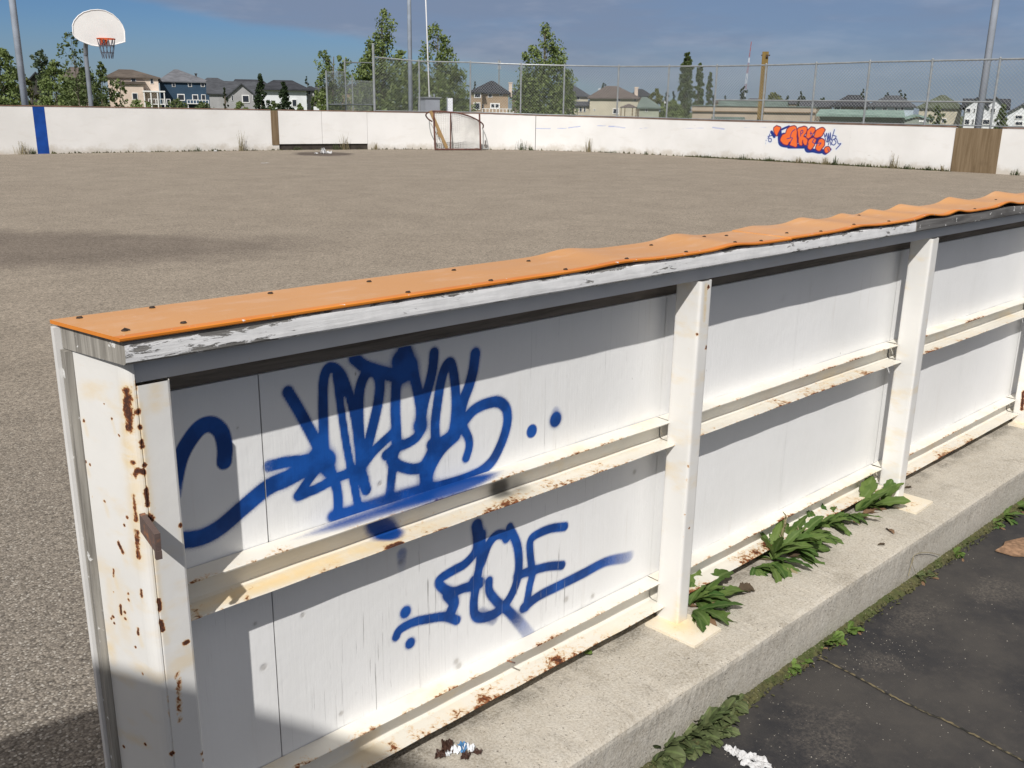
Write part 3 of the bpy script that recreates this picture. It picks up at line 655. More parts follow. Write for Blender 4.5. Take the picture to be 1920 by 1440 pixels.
post(1.483, 1.533, .080, 'post', blobs3([([(1271, 1078), (1269, 1115)], 3.4, C2), ([(1268, 1147), (1266, 1160)], 3.4, C2), ((1307, 627), 3.2, C2), ((1302, 644), 3.2, C2), ((1290, 875), 2.6, C2), ((1287, 900), 3.4, C2), ((1281, 1007), 2.5, C2), ((1273, 1016), 3.2, C2), ((1292, 990), 2, C2), ((1324, 651), 3, C2), ((1328, 538), 3, C2), ((1284, 965), 2, C2)]),
     blobs3([([(1324, 535), (1321, 600)], 3, C2, .9), ([(1268, 1130), (1266, 1185)], 7, C2, .9), ((1275, 1175), 13, C2, .8), ([(1330, 700), (1318, 800)], 2.5, C2, .5)]), [(1.422, .068), (1.428, -.100), (1.560, -.095), (1.553, .072)])
post(2.846, 2.902, .080, 'post', blobs3([((1696, 798), 3.2, C2), ([(1694, 822), (1692, 835)], 3, C2), ((1685, 876), 2.4, C2), ((1684, 905), 2.2, C2), ((1708, 714), 2.2, C2), ((1697, 803), 3, C2)]), blobs3([([(1690, 815), (1688, 850)], 4, C2, .4), ((1676, 940), 6, C2, .6)]), [(2.775, .07), (2.778, -.105), (2.93, -.10), (2.925, .075)])
post(4.207, 4.262, .080, 'post', blobs3([([(1919, 735), (1916, 768)], 2.6, (0, 4.207)), ((1905, 800), 3, (0, 4.207))]), blobs3([((1905, 800), 8, (0, 4.207), .8)]), [(4.14, .07), (4.145, -.1), (4.29, -.1), (4.285, .07)])
# gate latch bar on the end post
q0 = np.array([.013, -.001, .773]); q1 = at(296, 1014, 0, .004)
b = MB(); ax = (q1 - q0); Ln = np.linalg.norm(ax); ax /= Ln; sd_ = np.cross(ax, (0, 0, 1.)); sd_ /= np.linalg.norm(sd_); up_ = np.cross(sd_, ax)
b.box((0, -.0045, -.020), (Ln, .0045, .012), ax=[ax, sd_, up_], org=q0); b.box((Ln - .006, -.0047, -.032), (Ln + .0015, .0047, -.018), ax=[ax, sd_, up_], org=q0)
lm = Mat('rusty_latch', rough=.8); lm.color(lm.mix(lm.rng(lm.math('ADD', lm.noise(30, 5), lm.math('MULTIPLY', lm.xyz()[2], 0.0)), .48, .66), (.12, .085, .075), (.40, .16, .06))); lm.bump(lm.noise(150, 4), .001)
b.build('latch_bar', lm.m, wall)
# cap timbers
def timber(x0, x1, bare, name='cap_timber'):
    X = np.arange(x0, x1 + .001, .008)
    prof = [(.154, 1.0315), (.03, 1.0315), (-.012, 1.0315), (-.016, 1.033), (-.0185, 1.036), (-.0190, 1.042), (-.0190, 1.050), (-.0190, 1.058), (-.0185, 1.064), (-.0165, 1.0675), (-.012, 1.0690), (.154, 1.0690)]
    P = np.array([[(x, y + (.0006 * math.sin(x * 23 + i * .35) if 2 < i < 9 else 0), z) for i, (y, z) in enumerate(prof)] for x in X])
    b = MB(); b.grid(P); b.att['bare'] = np.full(len(P) * len(prof), float(bare)); 
    e0 = [tuple(P[0, j]) for j in range(len(prof))]
    # sawn end, a little skewed
    n0 = b.n; b.add(e0, [tuple(range(len(e0)))], 1); n1 = b.n; b.add([tuple(P[-1, j]) for j in range(len(prof))], [tuple(range(len(prof)))[::-1]], 1)
    b.att['bare'] = np.concatenate([b.att['bare'], np.ones(2 * len(prof))])
    return b, P
b, P = timber(.006, 2.658, 0.)
for v in b.v:
    m_ = v[:, 0] < .0065; v[m_, 0] -= np.clip((v[m_, 1] + .019) / .18, 0, 1) * .034
b.build('cap_timber', [BEAM, ENDG], wall)
b, P = timber(2.661, 6.4, 1.); b.build('cap_timber', [m_endgrain('grey_bare_timber', (.075, .072, .07), (.20, .195, .19), (4, 60, 60)), ENDG], wall)
# buckled orange cap sheets
FG = [(1.147, .005, .13), (1.591, .007, .10), (2.255, .006, .12), (2.74, .010, .10), (2.975, .010, .08), (3.45, .014, .12), (3.85, .014, .12), (4.3, .014, .12), (4.8, .014, .13)]
BG = [(1.155, .010, .10), (1.585, .013, .10), (1.957, .006, .09), (2.234, .013, .09), (2.494, .010, .07), (2.696, .013, .07), (2.929, .017, .09), (3.354, .021, .11), (3.829, .022, .13), (4.35, .02, .13), (4.85, .02, .13)]
def lift(x, v):
    a = sum(h * math.exp(-((x - c) / w * 1.35) ** 2) for c, h, w in FG); c_ = sum(h * math.exp(-((x - c) / w * 1.3) ** 2) for c, h, w in BG)
    mid = .0012 * math.sin(x * 9)
    return a * (1 - v) ** 1.4 + c_ * v ** 1.2 + max(mid, 0) * math.sin(PI * v)
def cap_sheet(x0, x1, dz, skew):
    X = np.arange(x0, x1 + .001, .0125); Vv = np.linspace(0, 1, 13); t = .006
    def pt(x, v, top, sk=0):
        y = -.0235 + v * .194 + .0015 * math.sin(x * 2.2); xx = x - sk * v
        return (xx, y, 1.0705 + dz + lift(x, v) + (t if top else 0))
    b = MB(); sk = [skew * max(0, 1 - (x - x0) / .15) for x in X]
    T = np.array([[pt(x, v, 1, s) for v in Vv] for x, s in zip(X, sk)]); B = T.copy(); B[..., 2] -= t
    b.grid(T[:, 1:-1]); 
    fr = np.stack([T[:, 1], T[:, 0] + (0, .0012, .0) , T[:, 0] + (0, -.0004, -.0015), B[:, 0] + (0, 0, .001), B[:, 1]], 1); b.grid(fr, 1)
    fr[:, 1, 2] += 0
    bk = np.stack([T[:, -2], T[:, -1], B[:, -1], B[:, -2]], 1); b.grid(bk, 0); b.grid(B, 0)
    en = np.stack([T[0], B[0]], 0); b.grid(en, 1 if x0 < 1 else 0); en = np.stack([T[-1], B[-1]], 0); b.grid(en, 1)
    return b.build('cap_sheet', [ORTOP, OREDGE], wall, smooth=False)
sheet1 = cap_sheet(-.002, 1.866, 0, .034); sheet2 = cap_sheet(1.858, 6.4, .0022, 0)
scr = [(149, 596), (234, 620), (285, 577), (344, 606), (507, 550), (765, 548), (692, 528), (925, 527), (851, 507), (991, 490), (1069, 507), (1190, 491), (1221, 460), (1299, 474), (1320, 449), (1362, 442), (1395, 461), (1447, 454), (1475, 439), (1556, 437), (1610, 408), (1619, 428), (1683, 418), (1856, 395), (1867, 376), (574, 578)]
for k, (sx, sy) in enumerate(scr[:-1]):
    p = at(sx, sy, 2, 1.077); v = min(max((p[1] + .0235) / .194, .09), .93); y = -.0235 + v * .194; par = sheet1 if p[0] < 1.86 else sheet2
    z = 1.0765 + lift(p[0], v) + (.0022 if p[0] > 1.86 else 0); b = MB(); r = .0052
    b.tube([(p[0], y, z - .004), (p[0], y, z + .0012), (p[0], y, z + .0022)], [r, r, r * .7], 12); b.box((p[0] - .004, y - .0008, z + .0018), (p[0] + .004, y + .0008, z + .0030))
    if k == 1: b.tube([(p[0] - .004, y + .003, z), (p[0], y, z + .004), (p[0] + .007, y - .003, z + .001)], .0013, 6)
    b.build('screw', SCREW, par)
# screws on bottom rail: one small rusty screw sticking out
b = MB(); p = at(963, 1247, 1, .05); b.tube([p + (0, .03, -.0), p + (.0, -.004, .008)], .0022, 7); b.build('loose_screw', lm.m, wall)

# added unseen wall, outlined to cast the shadow in the lower left corner
sh = [(-.35, -.157), (-.35, 1.78), (-.59, 2.12), (-.78, 2.37), (-1.0, 2.52), (-1.28, 2.67), (-1.47, 2.745), (-1.65, 2.83), (-1.93, 2.93), (-2.6, 3.12), (-2.6, -.157)]
b = MB(); b.prism([(-2.0, y, z) for y, z in sh], (-.06, 0, 0)); b.box((-2.12, -2.5, -.157), (-2.061, -2.42, 3.0)); b.box((-2.12, -.5, -.157), (-2.061, -.42, 1.8))
tag(b.build('occluder_wall', simple('occluder_boards', (.45, .44, .42), .8, .15, 4)), 'added unseen rounded shelter, just left of the near boards, shading their foot', 'occluder')

# ------------------------------------------------------------------ near plants and litter
def leaf(b, base, d, length, width, lift_=.4, lobes=3, droop=.6, twist=0., n=16, seed=0, fold=.18, rib=None, peak=1.25):
    rnd = random.Random(seed); d = np.array([math.cos(d), math.sin(d), 0.]); s = np.array([-d[1], d[0], 0.])
    rows = []; rb = []; ang = lift_; p = np.array(base, float)
    for i in range(n + 1):
        t = i / n; w = width * (math.sin(PI * min(1, t ** peak)) ** .60 * .95 + .12 * (1 - t)) * (1 if i else .5)
        if lobes: w *= 1 + .30 * (abs(((t * lobes * 1.9 + .3) % 1) - .5) * 2 - .5) + rnd.uniform(-.09, .09)
        if i == n: w = width * .03
        a = ang - droop * t * 1.4; tw = twist * t
        up = np.array([0, 0, 1.]) * math.cos(a) - d * math.sin(a)
        ss = s * math.cos(tw) + up * math.sin(tw); e = up * abs(w) * fold
        wav = .12 * w * math.sin(t * 17 + seed)
        rows.append([p - ss * w + e + up * wav, p - ss * w * .5 + e * .45, p, p + ss * w * .5 + e * .45, p + ss * w + e - up * wav]); rb += [0, .3, 1, .3, 0]
        step = length / n; p = p + (d * math.cos(a) + np.array([0, 0, 1.]) * math.sin(a)) * step
    b.grid(rows); 
    if rib is not None: rib.extend(rb)
def rosette(name, label, cat, c, n, L0, mat, seed, lift_=(.2, .9), spread=(0, 2 * PI), lobes=3, wr=.2, group=None, base_z=0., extra=None, jit=.01):
    rnd = random.Random(seed); root = thing(name, label, cat, c, group)
    b = MB(); rib = []
    for i in range(n):
        a = spread[0] + (spread[1] - spread[0]) * (i + rnd.random()) / n; Lf = L0 * rnd.uniform(.55, 1.15)
        c0 = np.array(c) + (rnd.uniform(-jit, jit), rnd.uniform(-jit, jit), .003)
        leaf(b, c0, a, Lf, Lf * wr * rnd.uniform(.8, 1.25), rnd.uniform(*lift_), lobes, rnd.uniform(.4, 1.1), rnd.uniform(-.5, .5), 18, rnd.randint(0, 999), .2, rib)
    b.att['rib'] = rib; b.build('leaves', mat, root, smooth=True, fix=False)
    if extra: extra(root, rnd)
    return root
def merge_rosettes(name, label, cat, specs, mat, seed, group=None, extra=None):
    """one plant made of several leaf rosettes in a tuft"""
    rnd = random.Random(seed); root = thing(name, label, cat, specs[0][0], group); b = MB(); rib = []
    for c, n, L0, sp, lf, wr in specs:
        for i in range(n):
            a = sp[0] + (sp[1] - sp[0]) * (i + rnd.random()) / n; Lf = L0 * rnd.uniform(.5, 1.15)
            leaf(b, np.array(c) + (rnd.uniform(-.012, .012), rnd.uniform(-.008, .008), .004), a, Lf, Lf * wr * rnd.uniform(.55, 1.1), rnd.uniform(*lf), 3, rnd.uniform(.3, 1.1), rnd.uniform(-.7, .7), 18, rnd.randint(0, 999), .2, rib)
    b.att['rib'] = rib; b.build('leaves', mat, root, smooth=True, fix=False)
    b = MB(); 
    for c, n, L0, sp, lf, wr in specs[:4]:
        for i in range(2): leaf(b, np.array(c) + (rnd.uniform(-.02, .02), rnd.uniform(-.03, .0), .002), rnd.uniform(*sp), L0 * rnd.uniform(.4, .8), L0 * .1, .05, 3, .3, .3, 10, rnd.randint(0, 999), .3)
    b.att['rib'] = [0.] * b.n; b.build('withered_leaves', rnd.choice((DRY, STRAW)), root, smooth=True, fix=False)
    if extra: extra(root, rnd)
    return root
def G(px, py, z=0.): p = at(px, py, 2, z); return (float(p[0]), float(p[1]), z)
merge_rosettes('dandelion', 'broad leaved green dandelion right of the first square post on the concrete', 'weed', [((1.645, .045, 0), 9, .13, (-2.2, 1.2), (.15, .75), .19), ((1.595, .015, 0), 9, .14, (-2.6, -.5), (.0, .55), .2), ((1.67, .06, 0), 9, .14, (-1.1, 1.0), (.2, .9), .17), ((1.61, .05, .0), 8, .13, (-1.8, 2.2), (.7, 1.3), .22), ((1.68, .02, 0), 6, .12, (-1.4, .2), (.0, .5), .16)], LF_W, 3)
def stalks(root, rnd):
    for (dx, dy, h) in ((0, 0, .15), (.012, .004, .12), (-.014, .0, .10), (.09, -.004, .07)):
        c = ORG[root] + (.03 + dx, dy, 0); b = MB(); b.tube([c, c + (.004, -.004, h * .5), c + (.008 + rnd.uniform(-.01, .01), -.006, h)], [.0016, .0013, .001], 5)
        for k in range(5): q = c + (.007, -.006, h * (.72 + .07 * k)); b.tube([q, q + (rnd.uniform(-.012, .012), rnd.uniform(-.01, .01), .012)], [.0025, .001], 4)
        b.build('flower_stalk', STRAW, root)
merge_rosettes('thistle_weed', 'jagged green weed tuft with a tall seed stalk midway between the square posts', 'weed', [((2.06, .045, 0), 16, .13, (-2.5, 2.9), (.2, 1.3), .13), ((2.14, .055, 0), 18, .14, (-1.8, 1.0), (.5, 1.35), .13), ((2.24, .06, 0), 18, .13, (-2.2, 1.2), (.2, 1.2), .13), ((2.02, .03, 0), 14, .13, (-2.9, -.5), (.0, .6), .15), ((2.34, .06, 0), 16, .11, (-2.2, 1.2), (.2, 1.2), .14), ((2.14, .02, 0), 12, .14, (-1.9, -.2), (.0, .4), .15), ((2.44, .06, 0), 14, .10, (-2.2, 1.2), (.2, 1.2), .15), ((1.95, .05, 0), 8, .09, (-2.9, -.5), (.0, .6), .17)], LF_W, 5, extra=stalks)
merge_rosettes('dandelion', 'upright green dandelion against the left of the second square post', 'weed', [((2.64, .05, 0), 9, .15, (-.7, .35), (.3, .9), .16), ((2.70, .035, 0), 9, .14, (-1.1, .3), (.1, .6), .17), ((2.76, .02, 0), 4, .13, (-.3, .5), (.9, 1.4), .2), ((2.57, .05, 0), 9, .11, (-2.6, -.3), (.0, .6), .15), ((2.50, .06, 0), 8, .09, (-2.6, .6), (.2, .9), .16)], LF_W, 9)
rosette('seedling', 'single small oval green leaf in the crack below the near tags', 'weed', G(1088, 1226), 2, .030, LF_M, 12, (.5, 1.0), (-1.6, 0), 0, .38)
# crumpled, dead leaves
def deadleaf(name, label, px, py, L0, wd, ang, mat, seed, z=0., n=10, lf=.15):
    b = MB(); rib = []; c = G(px, py, z); leaf(b, (c[0], c[1], z + .004), ang, L0, wd, lf, 5, .5, .4, n, seed, .35, rib); b.att['rib'] = [0.] * len(rib)
    return tag(b.build(name, mat, None, smooth=True, loc=c, fix=False), label, 'dead leaf')
deadleaf('dead_leaf', 'large curled dark brown dead leaf beside the first dandelion', 1382, 1112, .066, .021, -.35, DRYD, 4, n=16, lf=.25)
deadleaf('dead_leaf', 'small shrivelled dark leaf in front of the thistle weed', 1478, 1046, .045, .014, -.7, DRYD, 6, lf=.3)
deadleaf('dead_leaf', 'tan folded dead leaf on the kerb by the second square post', 1676, 1003, .055, .010, .9, DRY, 8, lf=.2)
deadleaf('dead_leaf', 'thin dark curled leaf on the kerb, nearest the kerb edge', 1645, 1024, .045, .006, -.35, DRYD, 11, lf=.1)
deadleaf('dead_leaf', 'slender grey leaf lying right of the second square post', 1695, 917, .075, .007, -.25, DRYD, 13, lf=.05)
# bark piece on the asphalt
o_ = np.array(G(1868, 1034, ZA)); b = MB(); rows = []
out_ = [G(*p, ZA)[:2] for p in ((1866, 1036), (1880, 1030), (1884, 1018), (1915, 1012), (1950, 1016), (1975, 1022), (1985, 1040), (1960, 1048), (1930, 1046), (1900, 1044))]
cen = np.mean(out_, 0); b.prism([(x, y, ZA + .006 + .006 * math.sin(i * 2)) for i, (x, y) in enumerate(out_)], (0, 0, .005)); 
tag(b.build('bark_piece', simple('bark_flake', (.27, .165, .10), .9, .3, 50, .001), None, loc=(cen[0], cen[1], ZA)), 'torn piece of tan bark on the dark asphalt at the right edge', 'bark')
# candy wrapper scraps on kerb
def crumple(name, label, cat, c, pieces, mats, seed, group=None):
    rnd = random.Random(seed); root = thing(name, label, cat, c)
    for (dx, dy, r, mi, h, asp) in pieces:
        b = MB(); n = 10; P = np.zeros((n, n, 3))
        a = rnd.uniform(0, PI); f1, f2, f3 = rnd.uniform(.7, 1.3), rnd.uniform(.7, 1.3), rnd.uniform(0, 6)
        for i in range(n):
            for j in range(n):
                u, v = (i / (n - 1) - .5) * 2 * r, (j / (n - 1) - .5) * 2 * r * asp; u += rnd.uniform(-.07, .07) * r; v += rnd.uniform(-.07, .07) * r
                P[i, j] = (c[0] + dx + u * math.cos(a) - v * math.sin(a), c[1] + dy + u * math.sin(a) + v * math.cos(a), c[2] + .002 + abs(math.sin(i * f1 + j * .5 + f3) + math.sin(j * f2 - i * .4) + rnd.uniform(-.35, .35)) * h)
        b.grid(P); b.build(mats[mi][0], mats[mi][1], root, fix=False)
    return root
WBR = simple('brown_wrapper_paper', (.055, .028, .02), .5, .3, 60); WWH = simple('white_wrapper_paper', (.72, .74, .76), .5, .1, 40); WBL = simple('blue_wrapper_foil', (.08, .22, .42), .35, .3, 60)
crumple('candy_wrapper', 'torn brown, white and blue wrapper scraps on the concrete at the bottom', 'wrapper', G(855, 1412), [(-.032, .016, .014, 0, .005, .8), (-.004, .026, .022, 0, .006, .6), (.004, .002, .012, 1, .006, .9), (.018, -.004, .013, 2, .005, .7), (.030, -.012, .012, 1, .006, .8), (.024, .006, .009, 2, .005, .9), (.006, -.026, .013, 0, .004, .7), (.034, -.032, .012, 0, .004, .6), (-.018, .006, .008, 1, .004, .8)],
        [('brown_scrap', WBR), ('white_scrap', WWH), ('blue_scrap', WBL)], 4)
TIS = simple('tissue_paper', (.56, .56, .56), .8, .1, 60, .001)
crumple('tissue', 'crumpled torn white tissue on the asphalt at the bottom edge', 'tissue', G(1375, 1412, ZA), [(0, .014, .016, 0, .004, .6), (.002, -.008, .018, 0, .005, .6), (.008, -.036, .022, 0, .006, .7), (-.010, -.058, .024, 0, .005, .6), (.018, -.072, .022, 0, .004, .8)], [('paper_scrap', TIS)], 9)
# kerb-foot weeds
merge_rosettes('kerb_weed', 'big leafy dull green weed clump at the kerb foot by the tissue', 'weed', [(G(1225 + 18 * i, 1418 - 11 * i + (i % 2) * 8, ZA), 22, .078 - .002 * i, (-3.0, 2.9), (.2, 1.35), .27) for i in range(9)] + [(G(1240 + 22 * i, 1436 - 13 * i, ZA), 14, .05, (-2.8, .4), (.0, .7), .28) for i in range(6)], LF_W2, 21)
merge_rosettes('kerb_weed', 'small bright leafed weed at the kerb foot where the asphalt joint starts', 'weed', [(G(1475, 1255, ZA), 12, .040, (-2.6, .6), (.2, .9), .33), (G(1500, 1240, ZA), 12, .032, (-2.6, .6), (.2, .9), .34), (G(1465, 1262, ZA), 5, .04, (-2, 0), (.1, .5), .32)], LF_M, 23)
merge_rosettes('kerb_weed', 'loose bright green weed at the kerb foot, just right of the asphalt joint', 'weed', [(G(1560, 1200, ZA), 9, .045, (-2.6, .6), (.2, .9), .36), (G(1590, 1182, ZA), 9, .04, (-2.6, .6), (.3, 1.), .35), (G(1540, 1212, ZA), 6, .035, (-2.6, .3), (.2, .8), .34)], LF_M, 25)
def hoopstalk(root, rnd):
    c = ORG[root]; b = MB(); p = [at(*q, 1, -.215) for q in ((1703, 1080), (1708, 1060), (1714, 1042), (1730, 1036), (1748, 1037), (1762, 1041))]; b.tube(spline(p, 6), .0011, 5)
    p = [at(*q, 1, -.215) for q in ((1716, 1072), (1711, 1058), (1713, 1046))]; b.tube(spline(p, 5), .0009, 5); b.build('stalk', STRAW, root)
merge_rosettes('kerb_weed', 'spiky weed at the kerb foot with one thin bent stalk', 'weed', [(G(1715, 1085, ZA), 14, .05, (-2.8, .6), (.2, 1.0), .14), (G(1735, 1078, ZA), 10, .06, (-1.2, .5), (.1, .5), .15)], LF_W2, 27, extra=hoopstalk)
merge_rosettes('kerb_weed', 'small green weed at the kerb foot, just right of the bent stalk weed', 'weed', [(G(1790, 1043, ZA), 8, .04, (-2.8, .4), (.1, .9), .28)], LF_M, 29)
merge_rosettes('kerb_weed', 'toothed green weed tuft at the kerb foot nearest the right edge', 'weed', [(G(1880, 972, ZA), 12, .07, (-2.8, .5), (.2, 1.0), .2), (G(1905, 955, ZA), 10, .07, (-2.4, .5), (.2, 1.0), .2), (G(1860, 985, ZA), 7, .05, (-2.8, .3), (.2, .8), .26)], LF_W, 31)
# moss and litter band in the kerb joint (uncountable)
b = MB(); rows = []
X = np.arange(.8, 4.4, .008)
for x in X:
    w = .012 + .022 * abs(math.sin(x * 3.1)) * abs(math.sin(x * 9 + 1)) + .006 * abs(math.sin(x * 37)) + random.uniform(0, .006)
    rows.append([(x, -.202, ZA + .018 + random.uniform(-.003, .004)), (x, -.202 - w * .35, ZA + .013 + random.uniform(-.004, .004)), (x, -.202 - w * .7, ZA + .007 + random.uniform(-.003, .003)), (x, -.202 - w, ZA - .002)])
b.grid(rows); rib = [0.] * b.n
for i in range(900):
    x = random.uniform(.9, 4.3); y = -.203 - random.random() ** 1.6 * .045; leaf(b, (x, y, ZA + .006), random.uniform(-3, .3), random.uniform(.007, .018), random.uniform(.002, .005), random.uniform(.1, 1.2), 0, .5, 0, 3, i, .2, rib)
b.att['rib'] = rib; mm = Mat('moss_litter', rough=.95); c = mm.mix(mm.rng(mm.noise(70, 5, rough=.7), .35, .65), (.040, .033, .022), (.10, .085, .038)); c = mm.mix(mm.rng(mm.noise(18, 4), .45, .62), c, (.05, .06, .02)); c = mm.mix(mm.rng(mm.noise(150, 3), .64, .68), c, (.30, .26, .18)); c = mm.mix(mm.math('MULTIPLY', mm.isl(), .4), c, (.12, .145, .045)); mm.color(c); mm.bump(mm.noise(150, 4), .003)
struct(b.build('moss', mm.m, fix=False), 'stuff')
# pebbles and grit on the asphalt
b = MB()
for i in range(330):
    if i < 240: px, py = random.uniform(1380, 1920), random.uniform(1040, 1440)
    else: px, py = random.gauss(1650, 45), random.gauss(1235, 28)
    p = at(px, py, 2, ZA)
    if p[1] > -.215: continue
    r = random.choice((.0007, .001, .0013, .0018)) * random.uniform(.7, 1.3)
    a = random.uniform(0, 3); 
    v = [(p[0] + r * math.cos(a + t) * random.uniform(.7, 1.3), p[1] + r * math.sin(a + t) * random.uniform(.7, 1.3), ZA) for t in (0, 1.5, 3, 4.6)] + [(p[0], p[1], ZA + r * .9)]
    b.add(v, [(0, 1, 4), (1, 2, 4), (2, 3, 4), (3, 0, 4)])
struct(b.build('grit', simple('pale_grit', (.34, .315, .27), .8, .4, 400)), 'stuff')

# ------------------------------------------------------------------ far boards
plan = spline([(-14, 29.9), (-2, 29.4), (8, 29.0), (14, 28.6), (17.5, 28.1), (20.2, 27.35), (22.3, 26.5), (23.9, 25.5), (25.2, 24.0), (26.0, 22.2), (26.35, 19.5), (26.35, 15.5), (26.25, 12), (26.2, 8), (26.1, 3), (26.0, -4)], 14)
arc = np.concatenate([[0], np.cumsum(np.linalg.norm(np.diff(plan, axis=0), axis=1))])
ppx = np.array([proj((p[0], p[1], ZR))[0] if ((np.array([p[0], p[1], ZR]) - CAM) @ FW) > .5 else 1e5 for p in plan])
ok = np.where(ppx < 9e4)[0]; ok = ok[np.argsort(ok)]
def s_at(px): return float(np.interp(px, ppx[ok], arc[ok]))
def pxy(s): return np.array([np.interp(s, arc, plan[:, 0]), np.interp(s, arc, plan[:, 1])])
def nrm_at(s):
    d = pxy(s + .05) - pxy(s - .05); d /= np.linalg.norm(d); return np.array([d[1], -d[0]])   # towards the rink interior
HPX = [(-400, 1.335), (100, 1.335), (400, 1.31), (700, 1.285), (900, 1.275), (1000, 1.235), (1300, 1.175), (1900, 1.15), (2400, 1.15)]
HS = [s_at(a) for a, _ in HPX]; HV = [b_ for _, b_ in HPX]
def Hs(s): return float(np.interp(s, HS, HV))
perim = thing('perimeter_boards', 'white hockey rink boards curving round the far side of the asphalt court', 'rink boards', (20, 27.4, ZR))
def board(s0, s1, name, mat, z0=0., step=.35, dz=.10, proud=0., hcut=0., att=None, thick=.1):
    n = max(2, int((s1 - s0) / step) + 1); Sg = np.linspace(s0, s1, n); nz = max(2, int(1.25 / dz))
    fr = np.zeros((n, nz, 3)); bk = np.zeros((n, nz, 3))
    for i, s in enumerate(Sg):
        p = pxy(s); q = nrm_at(s); h = Hs(s) - hcut
        for j, z in enumerate(np.linspace(z0, h, nz)):
            fr[i, j] = (p[0] + q[0] * proud, p[1] + q[1] * proud, ZR + z); bk[i, j] = (p[0] - q[0] * (thick - proud), p[1] - q[1] * (thick - proud), ZR + z)
    b = MB(); b.grid(fr); nf = b.n; b.grid(bk); b.grid(np.stack([fr[:, -1], bk[:, -1]], 1)); b.grid(np.stack([fr[:, 0], bk[:, 0]], 1)); b.grid(np.stack([fr[0], bk[0]], 0)); b.grid(np.stack([fr[-1], bk[-1]], 0))
    if att:
        m_, c_ = att(fr.reshape(-1, 3)); z_ = b.n - nf
        b.att['mask'] = np.concatenate([m_, np.zeros(z_)]); b.att['paint'] = np.vstack([c_, np.zeros((z_, 4))])
    return b.build(name, mat, perim, fix=True)
